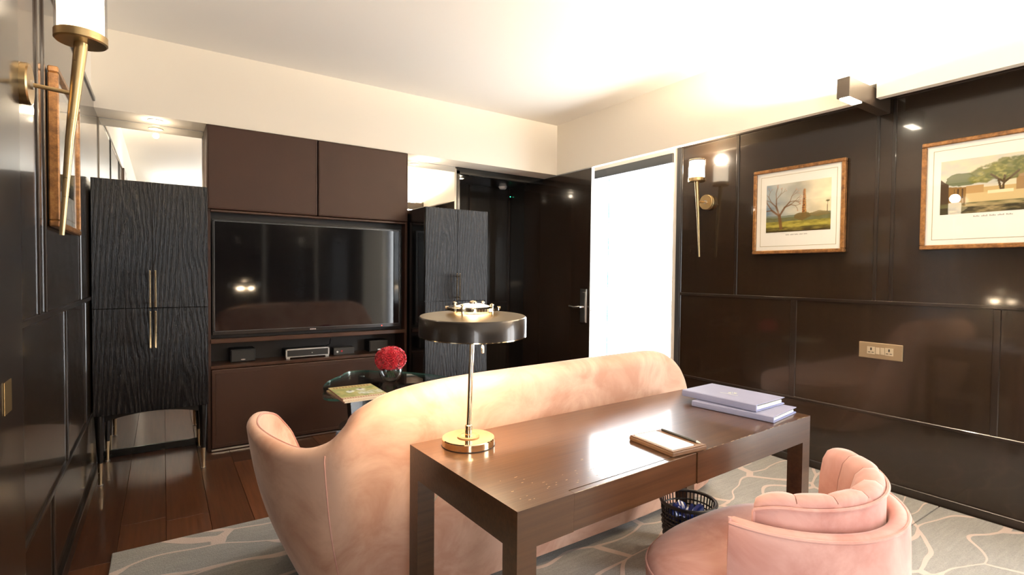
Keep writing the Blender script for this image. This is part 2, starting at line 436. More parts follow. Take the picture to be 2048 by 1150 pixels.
rr = [(up[0], up[1], [(.20, .225), (1.300, 1.319), (1.387, 1.406), (2.32, 2.345), (2.835, 2.85)]),
      (mid[0], mid[1], [(.20, .225), (.806, .838), (1.864, 1.905), (2.835, 2.85)]),
      (low[0], low[1], [(2.835, 2.85)])]
panelling(wrt, XR, 1, rr, 2.40, WY1, 2.85, [(1.137, 1.158), (.447, .465), (2.375, 2.402)])
tag(obj('baseboard_right', MB().box(XR-.014, XR+.012, WY1, 2.85, 0, .058, .003), M_TRIM), kind='structure')
tag(obj('baseboard_right', MB().box(XR-.02, XR-.0142, WY1, 2.85, 0, .010), M_TRIM), kind='structure')
# casing of the bright opening
cs = MB().box(XR-.004, XR+.16, 2.85, 2.90, 0, 2.40, .004).box(XR+.02, XR+.17, 2.90, 2.945, 0, 2.36, .003)
struct('trim_4', cs, M_HDR, 'dark jamb at the right side of the bright opening')
struct('trim_5', MB().box(XR-.004, XR+.10, 2.945, OY1, 2.275, 2.357, .004), M_HDR, 'dark blind box over the bright opening')
# window in that opening
wn = tag(obj('window_1', MB().box(XR+.11, XR+.15, OY0, OY1, 0, .05).box(XR+.11, XR+.15, OY0, OY1, 2.30, 2.36)
             .box(XR+.11, XR+.15, OY1-.04, OY1, .05, 2.30), M_WHITE_PL), 'bright white-framed window beside the open black door', None, None, 'structure')
obj('pane', MB().box(XR+.127, XR+.133, OY0, 3.84, .05, 2.30), M_GLASS, wn)
obj('pane', MB().box(XR+.14, XR+.146, 3.80, OY1-.04, .05, 2.30), M_GLASS, wn)
obj('pane_edge', MB().box(XR+.126, XR+.134, 3.84, 3.848, .05, 2.30), M_TEDGE, wn)
# rear window (behind the camera, seen in reflections; widened to let in extra daylight)
w2 = tag(obj('window_2', MB().box(XR+.10, XR+.15, WY0, WY1, WZ0, WZ0+.06).box(XR+.10, XR+.15, WY0, WY1, WZ1-.06, WZ1)
             .box(XR+.10, XR+.15, WY0, WY0+.06, WZ0, WZ1).box(XR+.10, XR+.15, WY1-.06, WY1, WZ0, WZ1).box(XR+.10, XR+.15, -.75, -.69, WZ0, WZ1), M_HDR), None, None, None, 'structure')
obj('pane', MB().box(XR+.12, XR+.126, WY0+.06, WY1-.06, WZ0+.06, WZ1-.06), M_GLASS, w2)

# ---- left wall panelling
lr = [(1.142, 2.375, [(2.035, 2.06), (2.41, 2.427), (2.53, 2.547), (3.50, 3.525)]),
      (.452, 1.12, [(2.035, 2.06), (2.99, 3.025), (3.66, 3.69)]),
      (.07, .432, [(2.035, 2.06), (2.62, 2.655), (4.16, 4.19)])]
panelling(wl, XL, -1, lr, 2.40, 1.86, YM, [(1.12, 1.142), (.432, .452), (2.375, 2.402)])
panelling(wl, XL, -1, [(.07, 2.375, [(.3, .33)])], 2.4, VY1, 1.66, [(2.375, 2.402)])
tag(obj('baseboard_left', MB().box(XL-.012, XL+.016, VY1, 1.66, 0, .07, .003), M_TRIM), kind='structure')
tag(obj('baseboard_left', MB().box(XL-.012, XL+.016, 2.03, YM, 0, .07, .003), M_TRIM), kind='structure')
# door jamb at the far left of the view
dj = struct('trim_6', MB().box(XL-.01, XL+.022, 1.66, 2.03, 0, 2.40, .005), M_TRIM, 'dark door jamb at the left edge of the view')
obj('strike_plate', MB().box(XL+.022, XL+.0245, 1.80, 1.875, .925, 1.01, .0008), M_BRASS_DK, dj)

# ---- niche mirrors
for (a, b_, lab) in ((XL+.006, .252, 'tall niche mirror behind the black cabinet by the left wall'), (1.775, 2.352, 'tall niche mirror behind the black cabinet by the dark passage')):
    t = thing('niche_mirror', lab, 'mirror', ((a+b_)/2, YM, 0), 'mirrors lining the niches')
    p = L(t); h = (b_-a)/2
    p('mirror_glass', MB().box(-h, h, 0, .006, .05, ZS-.002), M_MIRROR)
    p('plinth', MB().box(-h, h, -.012, .006, 0, .05, .002), M_BLACK)
    p('edge_trim', MB().box(-h, h, -.003, .006, ZS-.006, ZS-.001), M_CHROME)

# ---- recessed downlights
def downlight(x, y, z, lab, e, col=WARM2):
    t = thing('downlight', lab, 'downlight', (x, y, z), 'recessed downlights'); p = L(t)
    p('ring', MB().lathe([(.030, 0), (.044, -.001), (.046, -.004), (.030, -.006)], 28, closed=False), M_WHITE_PL, smooth=True)
    p('lens', MB().lathe([(0, -.003), (.030, -.003)], 24, closed=False), M_LED)
    light('downlight_spill', 'POINT', (0, 0, -.05), e*.06, col, t, shadow_soft_size=.02)
    light('downlight_beam', 'SPOT', (0, 0, -.02), e, col, t, spot_size=2.2, spot_blend=.7, shadow_soft_size=.03)
downlight(-.037, 4.372, ZS, 'recessed downlight above the black cabinet by the left wall', 14)
downlight(1.99, 4.37, ZS, 'recessed downlight above the black cabinet by the passage', 30)
downlight(2.64, 4.93, 2.32, 'recessed downlight in the dark passage ceiling', 8)

# ================================================================ MEDIA WALL UNIT
def media_unit():
    x0, x1 = .258, 1.765; y0 = YT-.004
    t = thing('media_wall_unit', 'brown leather-panelled media wall unit holding the television', 'wall unit', ((x0+x1)/2, YT, 0)); p = L(t)
    cx = (x0+x1)/2; a, b_ = x0-cx, x1-cx
    p('side_panel', MB().box(a, a+.022, 0, .245, 0, 2.335, .002), M_LEATHER)
    p('side_panel', MB().box(b_-.022, b_, 0, .245, 0, 2.335, .002), M_LEATHER)
    p('back_panel', MB().box(a+.022, b_-.022, .228, .245, .02, 2.335), M_UNITIN)
    p('back_panel', MB().box(a+.022, b_-.022, .075, .09, .81, 1.732), M_UNITIN)
    for (u0, u1) in ((a+.003, -.004), (.004, b_-.003)):
        o = p('upper_panel', MB().box(u0, u1, -.016, .03, 1.742, 2.333, .006, 2), M_LEATHER)
        e = .012; pts = [(u0+e, -.0165, 1.742+e), (u1-e, -.0165, 1.742+e), (u1-e, -.0165, 2.333-e), (u0+e, -.0165, 2.333-e)]
        p('stitching', MB().tube(pts, .0016, 5, closed=True), M_UNITWOOD, o)
    p('rail', MB().box(a+.022, b_-.022, -.010, .228, 1.722, 1.738, .003), M_UNITWOOD)
    p('shelf', MB().box(a+.018, b_-.018, -.012, .228, .779, .811, .003), M_UNITWOOD)
    p('shelf', MB().box(a+.018, b_-.018, -.008, .228, .595, .618, .003), M_UNITWOOD)
    o = p('lower_panel', MB().box(a+.022, b_-.022, -.016, .03, .022, .592, .007, 2), M_LEATHER)
    u0, u1 = a+.05, b_-.05; pts = [(u0, -.0165, .05), (u1, -.0165, .05), (u1, -.0165, .562), (u0, -.0165, .562)]
    p('stitching', MB().tube(pts, .0016, 5, closed=True), M_UNITWOOD, o)
    p('plinth_strip', MB().box(a+.022, b_-.022, -.014, .228, .006, .018), M_CHROME)
media_unit()
def television():
    t = thing('television', 'large flat black television set into the brown media unit', 'television', (.998, YT+.03, .838)); p = L(t)
    W, H = 1.418/2, .836
    p('back_shell', MB().box(-W+.03, W-.03, 0, .042, .04, H-.04), M_BLKPL)
    p('bezel', MB().box(-W, W, -.028, 0, 0, .028, .002).box(-W, W, -.028, 0, H-.014, H, .002).box(-W, -W+.014, -.028, 0, .028, H-.014, .002).box(W-.014, W, -.028, 0, .028, H-.014, .002), M_TVB)
    p('edge_strip', MB().box(-W+.012, -W+.017, -.0295, -.02, .025, H-.012).box(-W+.012, W-.012, -.0295, -.02, H-.017, H-.012).box(-W+.012, W-.012, -.0295, -.02, .025, .029).box(W-.017, W-.012, -.0295, -.02, .025, H-.012), M_TVEDGE)
    p('screen', MB().box(-W+.014, W-.014, -.024, -.001, .028, H-.014), M_SCREEN)
    lg = MB()
    for k in range(4): lg.box(-.042+k*.012, -.033+k*.012, -.0288, -.028, .008, .017)   # the maker's mark is only a row of bright specks in view
    p('logo', lg, M_CHROME)
    p('standby_led', MB().lathe([(0, 0), (.004, 0)], 10, (.54, -.0287, .013), False, 'y'), M_REDLED)
television()
# devices on the open shelf
zs = .618
def speaker(x, lab, w=.17):
    t = thing('shelf_speaker', lab, 'speaker', (x, YT+.09, zs), 'small speakers on the media shelf'); p = L(t)
    p('cabinet', MB().box(-w/2, w/2, 0, .14, 0, .098, .006, 2), M_BLKPL)
    p('grille', MB().box(-w/2+.006, w/2-.006, -.006, 0, .006, .092, .003), plain('grille_cloth', col=(.03, .028, .026), rough=.85))
    ln = [(math.cos(a)*.016, math.sin(a)*.005) for a in np.linspace(0, 2*PI, 14, endpoint=False)]
    p('badge', MB().add([(a, -.0075, .020+b_) for a, b_ in ln], [tuple(range(14))]), M_CHROME)
speaker(.495, 'black shelf speaker at the left end of the media shelf')
speaker(1.545, 'black shelf speaker at the right end of the media shelf, behind the roses')
t = thing('set_top_box', 'silver-framed set-top box on the media shelf', 'set-top box', (.952, YT+.05, zs)); p = L(t)
w = .166
p('body', MB().box(-w+.006, w-.006, .004, .19, .012, .068, .002), M_BLKPL)
p('front_frame', MB().box(-w, w, 0, .012, .066, .078, .002).box(-w, w, 0, .012, .010, .018, .002).box(-w, -w+.012, 0, .012, .010, .078, .002).box(w-.012, w, 0, .012, .010, .078, .002), M_SILVER)
for sx in (-1, 1): p('foot', MB().box(sx*(w-.018)-.015, sx*(w-.018)+.015, 0, .02, 0, .010, .002), M_SILVER)
p('button', MB().box(.028, .035, -.001, .004, .036, .042), M_CHROME)
p('cable', MB().tube([(w-.02, .10, .066), (w+.004, .06, .085), (w+.010, .03, .095), (w+.05, .16, .12)], .003, 6), M_BLKPL, smooth=True)
t = thing('control_box', 'small black control box with red button on the media shelf', 'control box', (1.242, YT+.07, zs)); p = L(t)
p('body', MB().box(-.085, .085, 0, .08, 0, .058, .004, 2), plain('charcoal_plastic', col=(.03, .03, .03), rough=.5))
p('button', MB().lathe([(0, 0), (.008, 0), (.008, .003)], 14, (-.055, -.003, .026), False, 'y'), M_SILVER)
p('button', MB().lathe([(0, 0), (.008, 0), (.008, .003)], 14, (-.02, -.003, .030), False, 'y'), plain('red_button', col=(.5, .02, .03), rough=.3))

# ================================================================ BLACK CABINETS
def cabinet(cx, lab):
    t = thing('tall_cabinet', lab, 'cabinet', (cx, 3.90, 0), 'tall black oak cabinets'); p = L(t)
    h, zb, zt, zm, D = .297, .424, 1.845, 1.067, .56
    p('body', MB().box(-h, h, .022, D, zb, zt, .003), M_BLACK)
    for s in (-1, 1):
        for z0, z1, hz in ((zm+.0015, zt-.002, (1.072, 1.30)), (zb+.002, zm-.0015, (.82, 1.050))):
            x = sorted((s*.0012, s*(h-.001)))
            d = p('door', MB().box(x[0], x[1], 0, .021, z0, z1, .0015), M_OAK)
            hx = s*.014
            p('handle', MB().box(hx-.0045, hx+.0045, -.026, -.016, hz[0], hz[1], .002).box(hx-.003, hx+.003, -.017, 0, hz[0]+.02, hz[0]+.03).box(hx-.003, hx+.003, -.017, 0, hz[1]-.03, hz[1]-.02), M_GOLD, d)
    # arched apron, front and side
    n = 18; pts = []
    for i in range(n+1):
        u = i/n; xx = -h+.03+u*(2*h-.06); pts.append((xx, zb-.052+.046*math.sin(PI*u)**.7))
    for yy in (.03, D-.05):
        poly = pts+[(h-.03, zb), (-h+.03, zb)]
        v = [(x, yy, z) for x, z in poly]+[(x, yy+.02, z) for x, z in poly]; k = len(poly)
        p('apron', MB().add(v, [tuple(range(k)), tuple(range(k, 2*k))[::-1]]+[(i, (i+1) % k, k+(i+1) % k, k+i) for i in range(k)]), M_BLACK)
    for sx in (-1, 1):
        for yy in (.035, D-.035):
            x = sx*(h-.03)
            g = p('leg', MB().lathe([(.013, .135), (.028, zb)], 20, (x, yy, 0)), M_BLACK, smooth=True)
            p('ferrule', MB().lathe([(.010, .006), (.0137, .137)], 20, (x, yy, 0)), M_GOLD, g, smooth=True)
            p('glide', MB().lathe([(.013, 0), (.013, .006)], 16, (x, yy, 0)), M_CHROME, g)
cabinet(-.054, 'tall black oak cabinet with gold handles beside the left wall')
cabinet(2.073, 'tall black oak cabinet with gold handles between the media unit and the passage')

# ================================================================ OPEN DOOR
def open_door():
    xf = XB-.004; y0, y1 = 3.72, 4.83
    d = tag(obj('door_1', MB().box(xf, xf+.045, y0, y1, .012, 2.328, .002), M_DOOR), 'open glossy black door with lever handle beside the bright window', None, None, 'structure')
    obj('edge_strip', MB().box(xf+.003, xf+.042, y0-.004, y0, .012, 2.326), plain('pale_grey_door_edge', col=(.42, .41, .39), rough=.4), d)
    obj('lock_faceplate', MB().box(xf+.010, xf+.034, y0-.006, y0-.004, .86, 1.06, .0008), M_CHROME, d)
    obj('latch_bolt', MB().box(xf+.016, xf+.028, y0-.014, y0-.006, .945, .965, .002), M_CHROME, d)
    obj('lock_case', MB().box(xf-.010, xf, y0+.035, y0+.125, .83, 1.16, .003), M_CHROME, d)
    pl_ = obj('handle_plate', MB().box(xf-.016, xf-.010, y0+.045, y0+.085, .84, 1.13, .003, 2), M_CHROME, d)
    obj('lever', MB().tube([(xf-.016, y0+.075, .985), (xf-.055, y0+.075, .985), (xf-.062, y0+.11, .982), (xf-.062, y0+.16, .978), (xf-.060, y0+.205, .984), (xf-.056, y0+.235, .988)], [.010, .010, .010, .010, .009, .008], 10), M_CHROME, pl_, True)
open_door()
t = thing('light_switch', 'small brass light switch on the dark passage wall', 'light switch', (3.575, 5.198, .985)); p = L(t)
p('plate', MB().box(-.035, .035, -.008, 0, -.05, .05, .003), M_BRASS_DK); p('rocker', MB().box(-.012, .012, -.013, -.008, -.025, .025, .003), M_SWKEY)
t = thing('door_number_hook', 'small silver hook plate on the dark passage wall', 'hook', (3.585, 5.198, 1.515)); p = L(t)
p('bar', MB().box(-.05, .05, -.01, 0, -.015, .005, .003), M_CHROME)
for s in (-1, 1): p('hook', MB().tube([(s*.03, -.01, 0), (s*.034, -.035, 0), (s*.036, -.04, .028)], .007, 8), M_CHROME, smooth=True)
t = thing('smoke_detector', 'white smoke detector on the dark passage ceiling', 'smoke detector', (3.30, 5.10, 2.32)); p = L(t)
p('body', MB().lathe([(.0, -.035), (.03, -.034), (.045, -.02), (.05, 0)], 24, closed=False), M_WHITE_PL, smooth=True)
t = thing('emergency_indicator', 'tiny green indicator light in the dark passage', 'indicator light', (3.44, 5.16, 2.22)); p = L(t)
p('case', MB().box(-.02, .02, -.01, .03, -.015, .015, .003), M_BLKPL); p('led', MB().box(-.006, .006, -.012, -.01, -.005, .005), M_GREENLED)

# ================================================================ WALL SCONCES
def sconce(x, y, z, nx, lab, energy):
    """nx: direction out of the wall along x"""
    t = thing('wall_sconce', lab, 'sconce', (x, y, z), 'brass torch wall sconces'); p = L(t)
    p('wall_plate', MB().lathe([(.060, 0), (.060, .018), (.058, .020), (.060, .022), (.060, .036), (.057, .040), (0, .040)] if nx > 0 else
                               [(.060, 0), (.060, -.018), (.058, -.020), (.060, -.022), (.060, -.036), (.057, -.040), (0, -.040)], 40, axis='x'), M_BRASS, smooth=True, angle=.5)
    ax = .148*nx; up_ = .15; dn_ = -.44; tip = .105*nx
    p('arm', MB().tube([(.038*nx, 0, 0), (.145*nx, 0, -.008)], .0065, 12), M_BRASS, smooth=True)
    p('arm_collar', MB().lathe([(.014, .036*nx), (.014, .046*nx), (0, .046*nx)], 16, axis='x'), M_CHROME, smooth=True, angle=.5)
    p('stem', MB().tube([(tip, 0, dn_), (tip+(ax-tip)*.5, 0, (dn_+up_)/2), (ax+.008*nx, 0, up_)], [.0065, .0115, .0175], 16), M_BRASS, smooth=True, angle=.5)
    c = (ax+.008*nx, 0, up_)
    p('cup', MB().lathe([(0, 0), (.062, 0), (.066, .004), (.066, .026), (.063, .028), (0, .028)], 40, c), M_BRASS, smooth=True, angle=.5)
    g = p('glass_shade', MB().lathe([(.064, .028), (.064, .170), (.061, .170), (.061, .028)], 40, c, closed=False), M_GLASS, smooth=True, angle=.5)
    p('frosted_diffuser', MB().lathe([(.0, .03), (.057, .03), (.057, .160), (.050, .160), (.050,.05),(0, .05)], 32, c), M_FROST, g, smooth=True, angle=.5)
    light('sconce_glow', 'POINT', (c[0], 0, up_+.21), energy, WARM2, t, shadow_soft_size=.05)
sconce(XL, 2.075, 1.845, 1, 'brass torch sconce with lit glass shade on the left wall', 9)
sconce(XR, 2.585, 1.892, -1, 'brass torch sconce with lit glass shade beside the bright opening', 9)

# ================================================================ PICTURE LIGHT BOX
def picture_light(y, lab):
    t = thing('picture_light', lab, 'picture light', (XR, y, 2.292)); p = L(t)
    x1 = -.535; hw = .033
    p('housing', MB().box(x1, 0, -hw, hw, 0, .11, .002), plain('bronze_box', col=(.05, .036, .024), rough=.35, coat=.3))
    p('lamp', MB().box(x1+.02, x1+.17, -hw+.008, hw-.008, -.004, -.0005), M_LED2)
    p('lamp', MB().box(x1+.02, x1+.17, -hw+.008, hw-.008, .1105, .114), M_LED2)
    d = light('lamp_down', 'SPOT', (x1+.095, 0, -.02), 10, WARM2, t, spot_size=2.5, spot_blend=.8, shadow_soft_size=.04)
    u = light('lamp_up', 'SPOT', (x1+.095, 0, .13), 210, WARM2, t, spot_size=3.12, spot_blend=.25, shadow_soft_size=.05); u.rotation_euler = (PI, 0, 0)
picture_light(1.37, 'bronze box picture light jutting out above the right wall panels')
picture_light(.02, 'second bronze box picture light added out of view to brighten the ceiling')  # added lamp outside the view, its uplight brightens the room

# ================================================================ PICTURES
def vnoise(x, y, seed=0):
    xi = np.floor(x).astype(int); yi = np.floor(y).astype(int); xf = x-xi; yf = y-yi
    def h(a, b_):
        n = (a*374761393+b_*668265263+seed*1442695041) & 0xffffffff
        n = ((n ^ (n >> 13))*1274126177) & 0xffffffff
        return ((n ^ (n >> 16)) & 0xffff)/65535.0
    u = xf*xf*(3-2*xf); v = yf*yf*(3-2*yf)
    return (h(xi, yi)*(1-u)+h(xi+1, yi)*u)*(1-v)+(h(xi, yi+1)*(1-u)+h(xi+1, yi+1)*u)*v
def fbm(x, y, o=4, seed=0):
    s = 0; a = .5; t_ = 0
    for i in range(o): s = s+a*vnoise(x*2**i, y*2**i, seed+i); t_ += a; a *= .5
    return s/t_
def lin(c): return np.array([((v/255+.055)/1.055)**2.4 if v > 10 else v/255/12.92 for v in c])
def blend(img, mask, col):
    m = np.clip(mask, 0, 1)[..., None]; return img*(1-m)+np.array(col)*m
def segdist(U, V, a, b_):
    d = np.array(b_)-np.array(a); t_ = np.clip(((U-a[0])*d[0]+(V-a[1])*d[1])/(d@d+1e-9), 0, 1)
    return np.hypot(U-a[0]-t_*d[0], V-a[1]-t_*d[1])
def grid(nu, nv): return np.meshgrid(np.linspace(0, 1, nu), np.linspace(0, 1, nv))
def landscape_tower(nu, nv):
    U, V = grid(nu, nv); A = 1.28; X_ = U*A
    cl = fbm(X_*3, V*5, 4, 3)
    sky = lin((140, 150, 152))*(1-U[..., None])+lin((222, 205, 165))*U[..., None]
    img = sky+(cl[..., None]-.5)*lin((190, 180, 150))*.9
    hz = .29+.05*fbm(X_*5, V*0, 3, 9)
    img = blend(img, (V < hz+.03)*1.0, lin((120, 125, 105)))
    img = blend(img, (V < hz-.01)*(.5+.5*fbm(X_*12, V*20, 3, 5)), lin((104, 98, 50)))
    g = fbm(X_*6, V*22, 4, 11)
    img = blend(img, (V < .22)*1.0, lin((176, 160, 70))); img = blend(img, (V < .22)*np.clip(g*2-.7, 0, 1), lin((92, 88, 30)))
    img = blend(img, (V < .10)*np.clip(1.2-V*8+g-.5, 0, 1), lin((70, 56, 26)))
    # tower
    tw = .045-.025*np.clip((V-.3)/.55, 0, 1)+.006*((V*26 % 1) < .3)
    cx = .78
    img = blend(img, (np.abs(X_-cx) < tw)*(V > .27)*(V < .84), lin((150, 98, 52)))
    img = blend(img, (np.abs(X_-cx) < tw)*(V > .27)*(V < .84)*((V*26 % 1) < .22), lin((92, 56, 30)))
    img = blend(img, (X_-cx > 0)*(np.abs(X_-cx) < tw)*(V > .27)*(V < .84)*.4, lin((205, 160, 95)))
    for wv in (.4, .52, .64): img = blend(img, (np.hypot(X_-cx, (V-wv)*.8) < .012)*1.0, lin((60, 36, 20)))
    b_ = np.hypot((X_-.74)/.17, (V-.30)/.08)+.5*(fbm(X_*16, V*16, 3, 21)-.5)
    img = blend(img, (b_ < 1)*.9, lin((108, 88, 44)))
    b_ = np.hypot((X_-1.08)/.2, (V-.33)/.05)+.5*(fbm(X_*16, V*16, 3, 22)-.5)
    img = blend(img, (b_ < 1)*.8, lin((124, 104, 58)))
    # bare tree
    rng = random.Random(5)
    def branch(p, ang, ln, wd, dep):
        nonlocal img
        q = (p[0]+math.cos(ang)*ln, p[1]+math.sin(ang)*ln)
        d = segdist(X_, V, p, q); img = blend(img, np.clip((wd-d)/.005+.5, 0, 1)*.9, lin((112, 76, 40) if dep < 3 else (122, 92, 62)))
        if dep >= 5:
            img = blend(img, (np.hypot(X_-q[0], V-q[1]) < .012)*.6, lin((190, 140, 110))); return
        for k in range(2 if dep else 3):
            branch(q, ang+rng.uniform(-.75, .75), ln*rng.uniform(.62, .82), wd*.62, dep+1)
    branch((.32, .08), PI/2+.15, .26, .032, 0)
    # palm
    d = segdist(X_, V, (1.215, .36), (1.22, .55)); img = blend(img, (d < .006)*1.0, lin((100, 78, 46)))
    for a in np.linspace(.2, 2.9, 6): img = blend(img, (segdist(X_, V, (1.22, .55), (1.22+.04*math.cos(a), .55+.035*math.sin(a))) < .005)*1.0, lin((84, 80, 40)))
    return img
def landscape_banyan(nu, nv):
    U, V = grid(nu, nv); A = 1.5; X_ = U*A
    cl = fbm(X_*3, V*5, 4, 33)
    img = lin((214, 200, 165))*np.ones(U.shape+(1,)); img = blend(img, np.clip(cl*2-.7, 0, 1)*.8, lin((150, 162, 172)))
    img = blend(img, (V < .45)*1.0, lin((190, 160, 105)))
    img = blend(img, (V < .36)*1.0, lin((198, 172, 120)))
    n = fbm(X_*7, V*9, 4, 41)
    b_ = np.hypot((X_-.30)/.22, (V-.62)/.12)+.7*(n-.5); img = blend(img, (b_ < 1)*.95, lin((98, 104, 70)))
    img = blend(img, (X_ < .38)*(V < .52-.1*X_)*(V > .14), lin((132, 100, 52)))
    img = blend(img, (X_ > .2)*(X_ < .36)*(V < .46)*(V > .28)*((X_*16 % 1) < .35), lin((70, 50, 26)))
    img = blend(img, (X_ < .12)*(V < .66-X_*.9), lin((72, 54, 34)))
    img = blend(img, (X_ > .38)*(X_ < .62)*(V > .36)*(V < .5), lin((176, 140, 88)))
    img = blend(img, (X_ > 1.05)*(X_ < 1.38)*(V > .36)*(V < .66), lin((150, 118, 76)))
    img = blend(img, (np.hypot((X_-1.21)/.2, (V-.66)/.09) < 1)*(V > .66), lin((128, 96, 62)))
    for (a, b2, r, tone) in ((.72, .70, .34, 0), (.95, .78, .36, 1), (1.2, .82, .30, 0), (.58, .60, .18, 1), (.84, .62, .22, 0), (1.3, .74, .2, 1)):
        d = np.hypot((X_-a)/r, (V-b2)/(r*.42))+1.1*(fbm(X_*9, V*14, 4, 50+tone)-.5)
        img = blend(img, np.clip((1-d)*5, 0, 1)*.9, lin((112, 110, 46) if tone else (88, 92, 40)))
        img = blend(img, np.clip((.75-d)*4, 0, 1)*np.clip(fbm(X_*20, V*24, 3, 60)*3-1.3, 0, 1)*.7, lin((168, 158, 84)))
    for (p_, q) in (((.88, .36), (.9, .62)), ((.9, .5), (.72, .66)), ((.9, .5), (1.08, .68)), ((.86, .36), (.82, .55))):
        img = blend(img, (segdist(X_, V, p_, q) < .016)*1.0, lin((84, 66, 38)))
    img = blend(img, (V < .38)*(V > .33)*(np.abs(X_-.85) < .17), lin((226, 208, 165)))
    g = fbm(X_*5, V*20, 4, 71)
    img = blend(img, (V < .20)*np.clip(g*1.6-.2, 0, 1), lin((96, 92, 56)))
    img = blend(img, (V < .12)*1.0*np.clip(g*2, 0, 1), lin((62, 54, 32)))
    img = blend(img, (np.abs(X_-.32)+np.abs(V-.1)*1.3 < .09)*.6, lin((150, 140, 105)))
    return img
def colour_grid(name, img, fn, mat):
    nv, nu = img.shape[:2]
    v = [fn(i/(nu-1), j/(nv-1)) for j in range(nv) for i in range(nu)]
    f = [(j*nu+i, j*nu+i+1, (j+1)*nu+i+1, (j+1)*nu+i) for j in range(nv-1) for i in range(nu-1)]
    me = bpy.data.meshes.new(name); me.from_pydata(v, [], f); me.materials.append(mat)
    at = me.color_attributes.new('Col', 'FLOAT_COLOR', 'POINT')
    c = np.ones((nu*nv, 4), np.float32); c[:, :3] = np.clip(img.reshape(-1, 3), 0, 1); at.data.foreach_set('color', c.ravel())
    me.update(); return me
M_PRINT = painted('printed_landscape')
def picture(x, nx, ya, yb, lab, img, pr_, cap, line=.052):
    """framed print on an x-facing wall. ya = left edge seen from the room, yb = right edge"""
    z0, z1 = 1.463, 2.068
    t = thing('framed_picture', lab, 'picture', (x, (ya+yb)/2, z0), 'framed landscape prints'); p = L(t)
    cy = (ya+yb)/2; s = 1 if yb > ya else -1; hw = abs(yb-ya)/2; H = z1-z0
    def bx(mb, u0, u1, za, zb, d0, d1, bev=0):
        xs = sorted((d0*nx, d1*nx)); return mb.box(xs[0], xs[1], u0, u1, za, zb, bev)
    fw_ = .024
    for (u0, u1, za, zb) in ((-hw, hw, H-fw_, H), (-hw, hw, 0, fw_), (-hw, -hw+fw_, fw_, H-fw_), (hw-fw_, hw, fw_, H-fw_)):
        p('frame_rail', bx(MB(), u0, u1, za, zb, .004, .036, .004), M_FRAME)
    p('backing', bx(MB(), -hw+.01, hw-.01, .01, H-.01, .002, .012), M_BLKPL)
    p('mount', bx(MB(), -hw+fw_-.004, hw-fw_+.004, fw_-.004, H-fw_+.004, .012, .020), M_MAT)
    e = line; m = MB()
    for (u0, u1, za, zb) in ((-hw+e, hw-e, H-e-.003, H-e), (-hw+e, hw-e, e, e+.003), (-hw+e, -hw+e+.003, e, H-e), (hw-e-.003, hw-e, e, H-e)):
        bx(m, u0, u1, za, zb, .020, .0206)
    p('gilt_line', m, M_MATLN)
    a0, a1, b0, b1 = pr_      # left, right (from room), bottom, top in world
    me = colour_grid('print', img, lambda u, v: (.0212*nx, a0+(a1-a0)*u-cy, b0+(b1-b0)*v-z0), M_PRINT)
    o = link('print', me, None); o.parent = t
    c0, c1, cz = cap; m = MB()
    us = np.linspace(c0, c1, 26)
    for k, u in enumerate(us[:-1]):
        if k % 5 != 4: bx(m, *sorted((u-cy, us[k+1]*.85+u*.15-cy)), cz-z0-.004, cz-z0+.004-.003*(k % 2), .020, .0205)
    p('caption', m, plain('grey_print_ink', col=(.42, .38, .31), rough=.8))
    p('glazing', bx(MB(), -hw+fw_-.002, hw-fw_+.002, fw_-.002, H-fw_+.002, .024, .026), M_GLASS)
picture(XR, -1, 2.184, 1.562, 'framed print of a bare tree and a tower on the right wall', landscape_tower(190, 150), (2.088, 1.650, 1.615, 1.955), (1.944, 1.79, 1.595))
picture(XR, -1, 1.163, .541, 'framed print of a spreading tree over ruins at the right edge', landscape_banyan(190, 130), (1.075, .63, 1.655, 1.951), (.93, .765, 1.637))
picture(XL, 1, 2.60, 3.22, 'gold-framed print on the left wall seen edge-on behind the sconce', landscape_banyan(80, 60), (2.70, 3.12, 1.615, 1.955), (2.85, 3.0, 1.595))

# ---- wall socket
t = thing('wall_socket', 'champagne double socket plate with two switches on the right wall', 'wall socket', (XR, 1.352, .80)); p = L(t)
W = .117
p('plate', MB().box(-.010, 0, -W, W, 0, .098, .003), M_SWITCH)
for yy in (.048, -.048):
    k = p('socket', MB().box(-.012, -.010, yy-.022, yy+.022, .026, .072, .001), M_SWKEY)
    p('slot', MB().box(-.0126, -.012, yy-.004, yy+.004, .050, .066), M_HOLE, k)
    p('slot', MB().box(-.0126, -.012, yy-.016, yy-.003, .036, .040), M_HOLE, k)
    p('slot', MB().box(-.0126, -.012, yy+.003, yy+.016, .036, .040), M_HOLE, k)
for yy in (.0125, -.0125): p('rocker', MB().box(-.0145, -.010, yy-.011, yy+.011, .028, .070, .002), M_SWKEY)

# ================================================================ RUGS
rg = tag(obj('rug', MB().box(-.20, 3.62, 1.035, 2.93, .0005, .014, .004, 2), M_RUG), 'large grey rug with pale branching lines under the sofa and desk', 'rug')
rg2 = tag(obj('rug', MB().box(-.20, 3.62, -2.6, 1.031, .0005, .014, .004, 2), M_RUG), 'second grey rug with pale branching lines under the tub chair', 'rug')

